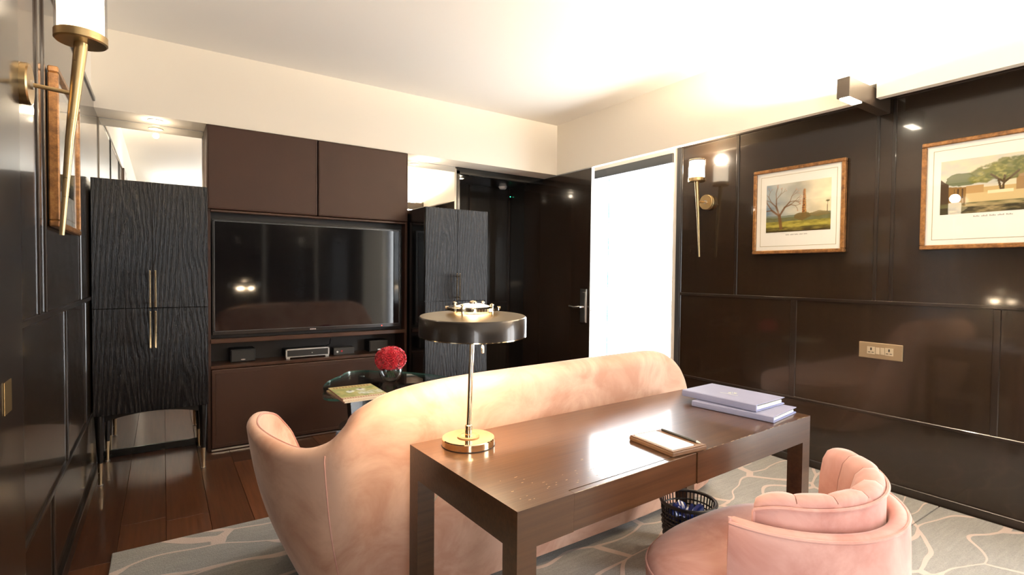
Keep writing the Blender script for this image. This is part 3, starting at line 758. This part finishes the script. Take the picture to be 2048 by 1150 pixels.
# ================================================================ SOFA
def sofa():
    st = [  # top x,y,z, bottom x,y, thickness
        (.535, 2.50, .36, .62, 2.56, .05), (.505, 2.495, .49, .60, 2.555, .055), (.455, 2.485, .60, .565, 2.54, .045), (.385, 2.455, .68, .515, 2.51, .045), (.315, 2.385, .712, .475, 2.44, .045), (.272, 2.27, .718, .452, 2.34, .045), (.262, 2.15, .712, .452, 2.22, .045),
        (.285, 2.00, .700, .462, 2.09, .065), (.345, 1.86, .690, .49, 1.97, .08), (.410, 1.755, .720, .53, 1.87, .11),
        (.475, 1.70, .775, .59, 1.82, .13), (.56, 1.68, .84, .68, 1.80, .13), (.70, 1.67, .888, .80, 1.79, .13),
        (.95, 1.665, .912, 1.0, 1.785, .13), (1.4, 1.665, .922, 1.42, 1.785, .13), (1.8, 1.67, .928, 1.85, 1.79, .13),
        (2.02, 1.68, .925, 2.12, 1.80, .13), (2.13, 1.685, .895, 2.28, 1.81, .13), (2.21, 1.695, .84, 2.40, 1.82, .13), (2.27, 1.71, .75, 2.52, 1.84, .125),
        (2.32, 1.73, .64, 2.62, 1.86, .12), (2.40, 1.76, .52, 2.72, 1.89, .11), (2.52, 1.81, .44, 2.80, 1.94, .09)]
    P = cat_rom(st, 130); t = thing('sofa', 'pink velvet sofa with curved back and flared wing arm, facing the television', 'sofa', (1.5, 2.2, .014)); p = L(t)
    off = Vector((1.5, 2.2, .014))
    rings = []; pip = []; seam = []
    n = len(P)
    for i in range(n):
        a = P[max(i-1, 0)]; b_ = P[min(i+1, n-1)]
        tg = Vector((b_[0]-a[0], b_[1]-a[1], 0)); tg.normalize(); N = Vector((-tg.y, tg.x, 0))   # inward (left of travel)
        tx, ty, tz, bx_, by_, th = P[i]; r = th/2; ring = []
        T = Vector((tx, ty, tz-r)); B = Vector((bx_, by_, .06))
        for s_ in np.linspace(0, 1, 12):
            ring.append(B.lerp(T, s_)-N*.030*math.sin(PI*s_))
        C = T+N*r
        for an in np.linspace(PI, 0, 11)[1:]:
            ring.append(C+N*r*math.cos(an)+Vector((0, 0, r*math.sin(an))))
        e = T+N*th
        for s_ in (.25, .5, .75, 1):
            ring.append(Vector((e.x, e.y, e.z))*(1-s_)+(Vector((bx_, by_, .06))+N*(.22))*s_)
        rings.append([(q-off) for q in ring])
        pip.append(C+N*r*.72+Vector((0, 0, r*.72))-off)
        if i == int(9.4/(len(st)-1)*(n-1)): seam = [q-off-N*.001 for q in ring[:13]]
    # flip if needed so that inward is toward +y for the back
    p('shell', MB().loft(rings), M_PINK, smooth=True, angle=1.0)
    p('piping', MB().tube(pip[3:], .0045, 6), M_PINK2, smooth=True)
    p('seam', MB().tube(seam, .0025, 5), M_PINK2, smooth=True)
    # seat platform and cushion (asymmetric, running past the end of the back)
    def plan(f, z, sc):
        pts = cat_rom([(.50, 2.55), (.49, 2.1), (.60, 1.90), (1.0, 1.85), (1.8, 1.85), (2.4, 1.88), (2.78, 1.98), (2.93, 2.2), (2.88, 2.5), (2.6, 2.68), (1.8, 2.66), (1.0, 2.66), (.62, 2.66), (.50, 2.55)], 72)[:-1]
        c = np.array((1.7, 2.27)); return [Vector((*(c+(q-c)*sc), z))-off for q in pts]
    p('seat_base', MB().loft([plan(0, .05, .94), plan(0, .07, .97), plan(0, .24, 1.0), plan(0, .26, .985)]), M_PINK, smooth=True, angle=.7)
    p('seat_cushion', MB().loft([plan(0, .262, .97), plan(0, .285, .995), plan(0, .385, 1.0), plan(0, .415, .98), plan(0, .428, .92), plan(0, .435, .6)]), M_PINK, smooth=True, angle=.9)
    p('seat_piping', MB().tube(plan(0, .405, .992), .0045, 6, closed=True), M_PINK2, smooth=True)
    for (x, y) in ((.72, 1.98), (.72, 2.5), (2.6, 2.1), (2.6, 2.5)):
        p('leg', MB().lathe([(.02, 0), (.026, .055)], 16, (x-off.x, y-off.y, 0)), M_BLACK, smooth=True)
sofa()

# ================================================================ DESK
DX0, DX1, DY0, DY1, DZ = .675, 2.128, .968, 1.543, .75
def desk():
    t = thing('writing_desk', 'dark wooden writing desk with square legs behind the sofa', 'desk', (DX0, DY0, .014), None, math.radians(2.2)); p = L(t)
    W, D, Z = DX1-DX0, DY1-DY0, DZ-.014
    za = Z-.098
    p('top', MB().box(0, W, .022, D, Z-.022, Z).box(0, .178, 0, .022, Z-.022, Z).box(.702, W, 0, .022, Z-.022, Z), M_DESK)
    p('apron', MB().box(0, .178, 0, .024, za, Z-.022), M_DESK)
    p('apron', MB().box(.702, W, 0, .024, za, Z-.022), M_DESK)
    p('apron', MB().box(0, W, D-.024, D, za, Z-.022), M_DESK)
    p('apron', MB().box(0, .024, .0245, D-.0245, za, Z-.022), M_DESK)
    p('apron', MB().box(W-.024, W, .0245, D-.0245, za, Z-.022), M_DESK)
    d = p('drawer', MB().box(.1805, .6995, .003, .022, za-.001, Z-.001, .001), M_DESK)
    p('drawer_box', MB().box(.19, .69, .022, D-.08, za+.01, Z-.03), M_UNITWOOD, d)
    for x in (0, W-.058):
        for y in (0, D-.058): p('leg', MB().box(x, x+.058, y, y+.058, 0, za), M_DESK)
    # worn nicks along the front edge and top
    rng = random.Random(3); nk = MB()
    for i in range(46):
        x = rng.uniform(.04, .5); y = rng.uniform(.03, .16)*rng.random()+.03; l = rng.uniform(.002, .010)
        nk.box(x, x+l, y, y+rng.uniform(.0006, .0014), Z, Z+.00025)
    for i in range(20):
        x = rng.uniform(.70, W-.05); l = rng.uniform(.004, .03); nk.box(x, x+l, .0005, .002, Z, Z+.00025)
    o = p('surface_scratches', nk, plain('worn_varnish', col=(.42, .30, .18), rough=.6)); o['kind'] = 'stuff'
desk()

# ---- desk lamp
def desk_lamp():
    bx_, by_ = .812, 1.445
    t = thing('desk_lamp', 'gold table lamp with a wide dark disc shade on the desk', 'lamp', (bx_, by_, DZ)); p = L(t)
    p('base', MB().lathe([(.083, .0), (.085, .001), (.085, .022), (.083, .025), (0, .025)], 64), M_GOLD, smooth=True, angle=.5)
    p('foot_ring', MB().lathe([(.0855, 0), (.0855, .0025), (.083, .0025)], 64, closed=False), M_BLKPL)
    p('washer', MB().lathe([(.036, .025), (.036, .028), (.024, .028)], 40, closed=False), plain('brown_washer', col=(.25, .14, .06), rough=.4))
    p('washer', MB().lathe([(.024, .025), (.024, .0285), (.0, .0285)], 40), M_GOLD)
    tl = (.012, -.002)
    p('collar', MB().lathe([(.0115, .0285), (.0115, .062), (.008, .064), (0, .064)], 24), M_GOLD, smooth=True, angle=.5)
    p('stem', MB().tube([(0, 0, .05), (tl[0], tl[1], .40)], .0078, 20), M_GOLD, smooth=True, angle=.5)
    cx, cy = tl; z0, z1 = .352, .415; R = .172
    p0 = p
    def p(name, mb, mat, parent=None, **k):      # the head of the lamp leans slightly toward the chair
        mb.v = [(x, y, z+.035*((x-cx)*.49+(y-cy)*.87)) for x, y, z in mb.v]
        return p0(name, mb, mat, parent, **k)
    s_ = p('shade', MB().lathe([(R-.004, z0+.002), (R, z0+.003), (R, z1-.004), (R-.004, z1)], 96, (cx, cy, 0), closed=False), M_SHADE, smooth=True, angle=.9)
    p('shade_top', MB().lathe([(R-.004, z1), (.11, z1+.006), (.05, z1+.009), (.05, z1)], 96, (cx, cy, 0), closed=False), M_SHADETOP, s_, smooth=True, angle=.9)
    p('shade_inner', MB().lathe([(R-.003, z0+.001), (R-.003, z1-.004), (.04, z1-.003)], 96, (cx, cy, 0), closed=False), M_SHADE_IN, s_, smooth=True, angle=.9)
    p('rim_ring', MB().lathe([(R-.004, z0), (R, z0), (R, z0+.003), (R-.004, z0+.003), (R-.004, z0)], 96, (cx, cy, 0), closed=False), M_GOLD, s_, smooth=True, angle=.5)
    r = p('top_ring', MB().lathe([(.056, z1+.020), (.084, z1+.020), (.084, z1+.029), (.056, z1+.031), (.056, z1+.020)], 64, (cx, cy, 0), closed=False), M_GOLD, smooth=True, angle=.5)
    p('top_disc', MB().lathe([(.0, z1+.040), (.03, z1+.038), (.05, z1+.032), (.058, z1+.022)], 48, (cx, cy, 0), closed=False), emitter('lit_opal_glass', (1.0, .88, .68), 1.2), smooth=True, angle=.5)
    p('finial', MB().lathe([(.012, z1+.036), (.012, z1+.044), (.008, z1+.048), (0, z1+.049)], 20, (cx, cy, 0)), M_GOLD, smooth=True, angle=.5)
    for k in range(4):
        a = .55+k*PI/2
        x, y = cx+.068*math.cos(a), cy+.068*math.sin(a)
        q = p('post', MB().lathe([(.004, z1), (.004, z1+.034), (0, z1+.034)], 12, (x, y, 0)), M_GOLD, r, smooth=True, angle=.5)
        p('knob', MB().lathe([(0, z1+.033), (.006, z1+.036), (.006, z1+.040), (0, z1+.043)], 12, (x, y, 0)), M_GOLD, r, smooth=True)
        dx, dy = math.cos(a+.5), math.sin(a+.5)
        p('thumbscrew', MB().tube([(cx+.078*dx, cy+.078*dy, z1+.026), (cx+.088*dx, cy+.088*dy, z1+.026)], .005, 10), M_GOLD, r, smooth=True, angle=.5)
    px, py = cx+.021, cy-.028
    c = p('pull_chain', MB().tube([(px, py, z0+.03), (px, py, z0-.032)], .0016, 6), M_GOLD)
    p('pull_knob', MB().lathe([(.002, z0-.030), (.0045, z0-.034), (.0045, z0-.054), (.002, z0-.056), (0, z0-.056)], 14, (px, py, 0)), M_GOLD, c, smooth=True, angle=.6)
    for k in range(3):
        a = k*2.094+.4; x, y = cx+.075*math.cos(a), cy+.075*math.sin(a)
        p('bulb', MB().lathe([(0, z0+.012), (.017, z0+.020), (.021, z0+.034), (.012, z0+.05), (0, z0+.052)], 16, (x, y, 0)), emitter('lit_lamp_bulb', (1.0, .82, .55), 25.0), smooth=True)
        light('lamp_glow', 'POINT', (x, y, z0+.004), 3.5, WARM, t, shadow_soft_size=.03)
    light('lamp_glow_top', 'POINT', (cx, cy, z1+.012), .35, WARM, t, shadow_soft_size=.02)
desk_lamp()
t = tag(obj('lamp_cord', MB().tube(cat_rom([(.862, 1.523, .7535), (.862, 1.555, .7555), (.845, 1.566, .72), (.78, 1.580, .56), (.70, 1.588, .46), (.680, 1.590, .38), (.690, 1.590, .28), (.674, 1.590, .12), (.68, 1.592, .02)], 40), .003, 6), plain('clear_beige_cord', col=(.5, .42, .3), rough=.3), smooth=True), 'thin pale lamp cord hanging behind the desk', 'cord')

# ---- folders
def folder(cx, cy, z, rz, th, lab):
    t = thing('folder', lab, 'folder', (cx, cy, z), 'lavender compendium folders', rz); p = L(t)
    w, l = .112, .165
    p('cover', MB().box(-w, w, -l, l, 0, .003, .001), M_LAV); p('cover', MB().box(-w, w, -l, l, th-.003, th, .001), M_LAV)
    sp = [(-w-.0, -l, 0)]
    m = MB(); pr_ = [(-w, 0), (-w-.005, .002), (-w-.007, th/2), (-w-.005, th-.002), (-w, th), (-w+.003, th-.003), (-w+.001, th/2), (-w+.003, .003)]
    m.loft([[(x, -l, z_) for x, z_ in pr_], [(x, l, z_) for x, z_ in pr_]])
    p('spine', m, M_LAV, smooth=True, angle=.7)
    p('lining', MB().box(-w+.004, w-.002, -l+.002, l-.002, .0032, .0052), M_LAVIN)
    p('pages', MB().box(-w+.006, w-.014, -l+.006, l-.008, .0054, th-.009, .001), M_CREAMPG)
    e = MB()
    for a in np.linspace(0, 2*PI, 12, endpoint=False):
        e.tube([(.0+.018*math.cos(a)*.4, .018*math.sin(a)*.4, th), (.0+.018*math.cos(a), .018*math.sin(a), th+.0003)], .0012, 4)
    e.box(-.03, -.026, -.04, .04, th, th+.0003)
    p('emblem', e, plain('silver_foil', col=(.55, .57, .52), rough=.35, metal=.4))
folder(1.985, 1.222, DZ, math.radians(8), .024, 'lavender folder lying flat at the bottom of the pair on the desk')
folder(2.005, 1.285, DZ+.0245, math.radians(3), .028, 'lavender folder with a silver emblem lying on top of the other')

# ---- notepad tray with pencil
t = thing('notepad_holder', 'brown leather notepad holder with a white pad on the desk', 'notepad holder', (1.355, 1.097, DZ), None, math.radians(-4)); p = L(t)
p('base', MB().box(-.076, .076, -.095, .095, 0, .014, .003, 2), M_TAN)
p('border', MB().box(-.074, .074, .083, .093, .014, .017, .001).box(-.074, .074, -.093, -.083, .014, .017, .001).box(-.074, -.066, -.083, .083, .014, .017, .001).box(.034, .074, -.083, .083, .014, .017, .001), M_TAN)
p('notepad', MB().box(-.064, .032, -.081, .081, .014, .0195, .0005), M_PAPER)
t = thing('pencil', 'dark pencil lying along the notepad holder', 'pencil', (1.355+.058, 1.097-.004, DZ+.017), None, math.radians(-4)); p = L(t)
p('barrel', MB().tube([(0, -.07, .004), (0, .078, .004)], .004, 6), M_BLKPL); p('tip', MB().tube([(0, -.085, .004), (0, -.07, .004)], [.0006, .004], 6), M_CREAMPG)

# ================================================================ TUB CHAIR
def tub_chair():
    cx, cy = 1.57, .855; t = thing('tub_chair', 'pink velvet tub chair with channelled back pulled up to the desk', 'chair', (cx, cy, .014)); p = L(t)
    zf = -.014
    def arc(R, a, ex=1.0): return Vector((R*math.sin(a)*1.0, -R*math.cos(a)*ex, 0))
    # outer shell: swept through 180 degrees round the back
    aa = np.linspace(-1.40, 1.46, 60)
    def shell_ring(a, R, th, z0, z1):
        o = arc(R, a); i = arc(R-th, a); r = th/2; c = (o+i)/2; d = (o-i).normalized()
        pts = []
        for s_ in np.linspace(0, 1, 8): pts.append(Vector((o.x, o.y, z0+(z1-r-z0)*s_))*1.0+d*(.010*math.sin(PI*s_)-.012*(1-s_)))
        for an in np.linspace(0, PI, 9)[1:-1]: pts.append(c+d*r*math.cos(an)+Vector((0, 0, z1-r+r*math.sin(an))))
        pts.append(Vector((i.x, i.y, z1-r))); pts.append(Vector((i.x, i.y, z0)))
        return pts
    R = .335
    p('outer_shell', MB().loft([shell_ring(a, R, .05, .13+zf, .655+zf) for a in aa]), M_PINK2, smooth=True, angle=1.0)
    p('shell_piping', MB().tube([arc(R-.004, a)+Vector((0, 0, .645+zf)) for a in aa], .005, 6), M_PINK2, smooth=True)
    for a in (aa[0], aa[-1]):
        p('arm_piping', MB().tube([arc(R-.004, a)*(1-.01)+Vector((0, 0, z)) for z in np.linspace(.16, .645, 14)], .005, 6), M_PINK2, smooth=True)
    # back cushion: smooth outside, channels on the inside and over the top
    R2 = .284; bb = np.linspace(-1.25, 1.36, 60)
    def hgt(a): return .734+zf+.016*math.sin(a)-(.035 if a < 0 else .012)*max(0, (abs(a)-.95)/.4)**2
    def cush_ring(a):
        z1 = hgt(a); o = arc(R2, a); d = o.normalized(); pts = []
        for s_ in np.linspace(0, 1, 6): pts.append(arc(R2-.004, a)+Vector((0, 0, .50+zf+(z1-.03-.50-zf)*s_)))
        pts.append(arc(R2-.012, a)+Vector((0, 0, z1-.012))); pts.append(arc(R2-.04, a)+Vector((0, 0, z1-.012)))
        pts.append(arc(R2-.06, a)+Vector((0, 0, .50+zf)))
        return pts
    p('back_cushion', MB().loft([cush_ring(a) for a in bb]), M_PINK2, smooth=True, angle=.8)
    p('back_piping', MB().tube([arc(R2-.001, a)+Vector((0, 0, hgt(a)-.022)) for a in bb], .0052, 6), M_PINK2, smooth=True)
    for a in (bb[0], bb[-1]):
        p('back_piping', MB().tube([arc(R2-.001, a)+Vector((0, 0, z)) for z in np.linspace(.50+zf, hgt(a)-.022, 10)], .0052, 6), M_PINK2, smooth=True)
    NC = 7; edges = np.linspace(-1.26, 1.37, NC+1)
    for k in range(NC):
        a0, a1 = edges[k]+.004, edges[k+1]-.004; rings = []
        for u in np.linspace(0, 1, 11):
            a = a0+(a1-a0)*u; bl = (1-abs(2*u-1)**3); z1 = hgt(a); ring = []
            prof = [(R2-.006, z1-.024), (R2-.010, z1-.004), (R2-.028, z1+.006), (R2-.055, z1+.002), (R2-.078, z1-.022), (R2-.092, z1-.075), (R2-.098, z1-.16), (R2-.096, z1-.26), (R2-.08, z1-.30), (R2-.04, z1-.30), (R2-.04, z1-.05)]
            for (r_, z_) in prof:
                cxr = R2-.045; czr = z1-.10
                q = arc(cxr+(r_-cxr)*(.90+.10*bl), a); zz = czr+(z_-czr)*(.955+.045*bl); ring.append(q+Vector((0, 0, zz)))
            rings.append(ring)
        p('back_channel', MB().loft(rings), M_PINK2, smooth=True, angle=1.2)
    # seat
    def plan(z, sc):
        pts = []
        for a in np.linspace(0, 2*PI, 64, endpoint=False):
            c_, s_ = math.cos(a), math.sin(a); e = .72
            x = .41*math.copysign(abs(c_)**e, c_); y = (.31 if s_ > 0 else .27)*math.copysign(abs(s_)**e, s_)
            if y < 0: x *= (1-.36*(abs(y)/.27)**1.6)
            pts.append(Vector((x*sc, y*sc-.01, z)))
        return pts
    p('seat_base', MB().loft([plan(.13+zf, .93), plan(.15+zf, .95), plan(.30+zf, .985), plan(.31+zf, .97)]), M_PINK2, smooth=True, angle=.7)
    p('seat_cushion', MB().loft([plan(.312+zf, .97), plan(.33+zf, .99), plan(.40+zf, 1.0), plan(.425+zf, .985), plan(.442+zf, .94), plan(.455+zf, .80), plan(.464+zf, .5), plan(.467+zf, .15)]), M_PINK2, smooth=True, angle=1.2)
    p('seat_piping', MB().tube(plan(.418+zf, .994), .0045, 6, closed=True), M_PINK2, smooth=True)
    for sx in (-1, 1):
        for y in (-.2, .2): p('leg', MB().lathe([(.012, 0), (.02, .13+zf)], 14, (sx*.24, y, 0)), M_BRASS_DK, smooth=True)
tub_chair()

# ================================================================ WASTE BASKET
def basket():
    t = thing('waste_basket', 'black woven waste basket under the desk', 'waste basket', (1.95, 1.455, .014)); p = L(t)
    H = .275; r0, r1 = .088, .118
    rad = lambda z: r0+(r1-r0)*z/H
    wv = MB()
    for k in range(15):
        z = .008+k*.0135
        if z < .20:
            pts = [((rad(z)+.003*math.sin(20*a+k*PI))*math.cos(a), (rad(z)+.003*math.sin(20*a+k*PI))*math.sin(a), z) for a in np.linspace(0, 2*PI, 80, endpoint=False)]
            wv.tube(pts, .0068, 5, closed=True)
    p('woven_side', wv, M_WICKER, smooth=True)['kind'] = 'stuff'
    stk = MB()
    for k in range(44):
        a = 2*PI*k/44; c, s_ = math.cos(a), math.sin(a); stk.tube([(rad(0)*c, rad(0)*s_, 0), (rad(H)*c, rad(H)*s_, H)], .0035, 4)
    p('stake', stk, M_WICKER)['kind'] = 'stuff'
    for z in (.215, .236): p('weaver_ring', MB().tube([(rad(z)*math.cos(a), rad(z)*math.sin(a), z) for a in np.linspace(0, 2*PI, 48, endpoint=False)], .0038, 6, closed=True), M_WICKER, smooth=True)
    p('rim', MB().tube([(rad(H)*math.cos(a), rad(H)*math.sin(a), H) for a in np.linspace(0, 2*PI, 56, endpoint=False)], .008, 8, closed=True), M_WICKER, smooth=True)
    p('bottom', MB().lathe([(0, .003), (r0, .003), (r0, .006), (0, .006)], 32), M_WICKER)
    t2 = thing('bin_liner', 'crumpled dark blue liner bag inside the waste basket', 'bin liner', (1.95, 1.455, .03)); q = L(t2)
    rings = []; rng = np.random.RandomState(4)
    ph = rng.rand(6)*6
    for z, r in ((.0, .03), (.0, .07), (.06, .084), (.13, .092), (.185, .092), (.215, .080), (.205, .055), (.185, .03), (.18, .008)):
        ring = []
        for a in np.linspace(0, 2*PI, 60, endpoint=False):
            k = .5*math.sin(5*a+ph[0]+z*40)+.3*math.sin(11*a+ph[1]-z*60)+.25*math.sin(17*a+ph[2]+z*90)
            rr_ = r*(1+.10*k*(z > .1)); ring.append((rr_*math.cos(a), rr_*math.sin(a), z+(.018*k if z > .15 else 0)))
        rings.append(ring)
    q('bag', MB().loft(rings), M_BLUEBAG, smooth=True, angle=1.0)
basket()

# ================================================================ COFFEE TABLE
TZ = .55
def coffee_table():
    c = Vector((1.26, 3.42, .0)); t = thing('coffee_table', 'glass coffee table with rounded triangular top beyond the sofa', 'coffee table', (c.x, c.y, .0)); p = L(t)
    corners = [Vector((.70, 3.06)), Vector((1.88, 3.10)), Vector((1.20, 4.06))]
    pts = []; r = .20
    for k in range(3):
        A, B_, C_ = corners[k-1], corners[k], corners[(k+1) % 3]
        d1 = (A-B_).normalized(); d2 = (C_-B_).normalized()
        s0 = B_+d1*r*1.5; s1 = B_+d2*r*1.5
        for u in np.linspace(0, 1, 12): pts.append(s0*(1-u)**2+B_*2*u*(1-u)+s1*u*u)
        n1 = C_+(-d2)*r*1.5
        mid = (s1+n1)/2; out = (mid-Vector((c.x, c.y))).normalized()*.05
        for u in np.linspace(0, 1, 9)[1:-1]: pts.append(s1.lerp(n1, u)+out*4*u*(1-u))
    poly = [(q.x-c.x, q.y-c.y) for q in pts]
    n = len(poly); T0, T1 = TZ-.014, TZ
    m = MB().add([(x, y, T1) for x, y in poly], [tuple(range(n))]); m.add([(x, y, T0) for x, y in poly], [tuple(range(n))[::-1]])
    p('glass_top', m, M_TGLASS)
    p('glass_edge', MB().add([(x, y, T0) for x, y in poly]+[(x, y, T1) for x, y in poly], [(i, (i+1) % n, n+(i+1) % n, n+i) for i in range(n)]), M_TEDGE, smooth=True)
    for k in range(3):
        a = PI/2+.12+k*2*PI/3; d = Vector((math.cos(a), math.sin(a), 0)); e = Vector((-d.y, d.x, 0))*.014
        q = [(d*.06+e, d*.06-e, d*.40-e, d*.40+e), (d*.06+e, d*.06-e, d*.34-e, d*.34+e)]
        v = [(w_.x, w_.y, T0-.004) for w_ in q[0]]+[(w_.x, w_.y, 0.0) for w_ in q[1]]
        p('leg', MB().add(v, [(0, 1, 2, 3), (7, 6, 5, 4), (0, 4, 5, 1), (1, 5, 6, 2), (2, 6, 7, 3), (3, 7, 4, 0)]), M_BLACK)
        p('pad', MB().lathe([(.018, T0-.004), (.018, T0)], 16, tuple(d*.36)), M_CHROME)
    p('lower_shelf', MB().lathe([(0, .24), (.30, .24), (.30, .262), (0, .262)], 48), M_BLACK, smooth=True, angle=.5)
coffee_table()
def mag_img(nu, nv):
    U, V = grid(nu, nv); img = lin((188, 180, 120))*np.ones(U.shape+(1,)); n = fbm(U*7, V*7, 4, 81)
    img = blend(img, np.clip(n*2.4-.8, 0, 1), lin((134, 146, 90))); img = blend(img, (V > .84)*1.0, lin((206, 190, 140)))
    img = blend(img, (V > .86)*(V < .95)*((U*14 % 1) < .6)*(U > .08)*(U < .9), lin((150, 110, 60)))
    for (a, b_, r) in ((.36, .52, .11), (.62, .60, .12)):
        d = np.hypot(U-a, V-b_); img = blend(img, np.clip((r-d)*20+(n-.5)*3, 0, 1), lin((224, 226, 214))); img = blend(img, np.clip((r*.45-np.hypot(U-a, V-b_-.07))*30, 0, 1), lin((84, 52, 62)))
    img = blend(img, (V < .47)*(V > .22)*(U > .45)*np.clip(fbm(U*16, V*22, 3, 91)*3-.9, 0, 1), lin((216, 218, 208)))
    img = blend(img, (V < .12)*1.0, lin((220, 202, 176))); img = blend(img, (V < .09)*(V > .03)*((U*18 % 1) < .55), lin((170, 90, 70)))
    return img
M_COVER = painted('printed_cover', .3)
def magazine(cx, cy, z, rz, th, img, lab, name='magazine', cat='magazine'):
    t = thing(name, lab, cat, (cx, cy, z), 'magazines on the coffee table', rz); p = L(t); w, l = .135, .175
    p('pages', MB().box(-w+.001, w-.001, -l+.001, l-.001, 0, th-.0006), M_CREAMPG)
    o = link('cover', colour_grid('cover', img, lambda u, v: (-w+2*w*u, -l+2*l*v, th), M_COVER), None); o.parent = t
    p('spine', MB().box(-w-.0008, -w+.001, -l, l, 0, th), plain('salmon_spine', col=(.62, .36, .26), rough=.5))
mi = mag_img(90, 110)
magazine(.985, 3.145, TZ, math.radians(2), .009, mi[:, ::-1], 'lower magazine of the pair on the glass coffee table')
magazine(.99, 3.155, TZ+.0095, math.radians(-1), .010, mi, 'upper magazine with a green leafy cover on the glass coffee table')
t = thing('book', 'pale blue book on the shelf under the glass coffee table', 'book', (1.03, 3.22, .2622), None, .3); p = L(t)
p('pages', MB().box(-.09, .09, -.12, .12, .003, .027), M_CREAMPG); p('cover', MB().box(-.094, .094, -.124, .124, 0, .003).box(-.094, .094, -.124, .124, .027, .030).box(-.097, -.094, -.124, .124, 0, .030), plain('pale_blue_cover', col=(.35, .42, .58), rough=.4))

def vase_and_roses():
    x, y = 1.295, 3.40
    t = thing('vase', 'round clear glass bowl vase on the coffee table', 'vase', (x, y, TZ)); p = L(t)
    R = .080; out = []; inn = []
    for a in np.linspace(-1.25, .92, 18): out.append((R*math.cos(a), R+.0-.004+R*math.sin(a)))
    for a in np.linspace(.92, -1.2, 16): inn.append(((R-.005)*math.cos(a), R-.004+(R-.005)*math.sin(a)+.002))
    p('bowl', MB().lathe([(0, out[0][1])]+out+inn+[(0, inn[-1][1])], 48), M_VASE, smooth=True, angle=1.0)
    b_ = thing('rose_bouquet', 'dome of red roses in the round glass vase', 'bouquet', (x, y, TZ+.130)); q = L(b_)
    st = MB()
    for k in range(14):
        a = k*2.4; r = .03+.03*(k % 3)/2; st.tube([(.03*math.cos(a+2), .03*math.sin(a+2), -.10), (r*.5*math.cos(a), r*.5*math.sin(a), 0), (r*math.cos(a), r*math.sin(a), .05)], .0025, 5)
    q('stem', st, M_GREEN)['kind'] = 'stuff'
    # one rose
    rm = MB(); rng = random.Random(2)
    for layer, (np_, r_, h0, h1, fl_) in enumerate(((3, .006, 0, .024, .0), (4, .0125, -.004, .022, .003), (5, .0185, -.008, .017, .006), (6, .0235, -.012, .010, .010))):
        for k in range(np_):
            a0 = 2*PI*k/np_+layer*.7; sp = 2*PI/np_*.68; v = []; 
            for i, u in enumerate((-1, -.5, 0, .5, 1)):
                a = a0+u*sp
                for j, w_ in enumerate((0, .45, .8, 1)):
                    rr_ = r_*(.35+.75*math.sin(w_*1.75))+fl_*w_**2*1.3; z_ = h0+(h1-h0)*w_*(1-.22*u*u) - (.004*(w_ == 1))
                    v.append((rr_*math.cos(a), rr_*math.sin(a), z_))
            rm.add(v, [(i*4+j, i*4+j+1, (i+1)*4+j+1, (i+1)*4+j) for i in range(4) for j in range(3)])
    me = rm.mesh('rose'); me.materials.append(M_RED)
    for pl_ in me.polygons: pl_.use_smooth = True
    k = 0
    for (el, cnt) in ((1.5, 1), (.98, 5), (.48, 9), (.0, 10), (-.36, 7)):
        for i in range(cnt):
            a = 2*PI*i/cnt+el*3; d = Vector((math.cos(el)*math.cos(a), math.cos(el)*math.sin(a), math.sin(el)))
            o = bpy.data.objects.new('rose', me); COL.objects.link(o); o.parent = b_
            o.location = Vector((d.x*.084, d.y*.084, .026+d.z*.068)); o.rotation_euler = d.to_track_quat('Z', 'Y').to_euler(); s_ = 1.12+.22*random.random(); o.scale = (s_, s_, s_)
            k += 1
    lf = MB()
    for i in range(9):
        a = i*.7+.2; d = Vector((math.cos(a), math.sin(a), 0)); e = Vector((-d.y, d.x, 0))
        v = [d*.05, d*.08+e*.014, d*.105-Vector((0, 0, .008)), d*.08-e*.014]; lf.add([tuple(w_+Vector((0, 0, -.008))) for w_ in v], [(0, 1, 2, 3)])
    q('leaf', lf, M_GREEN)['kind'] = 'stuff'
vase_and_roses()
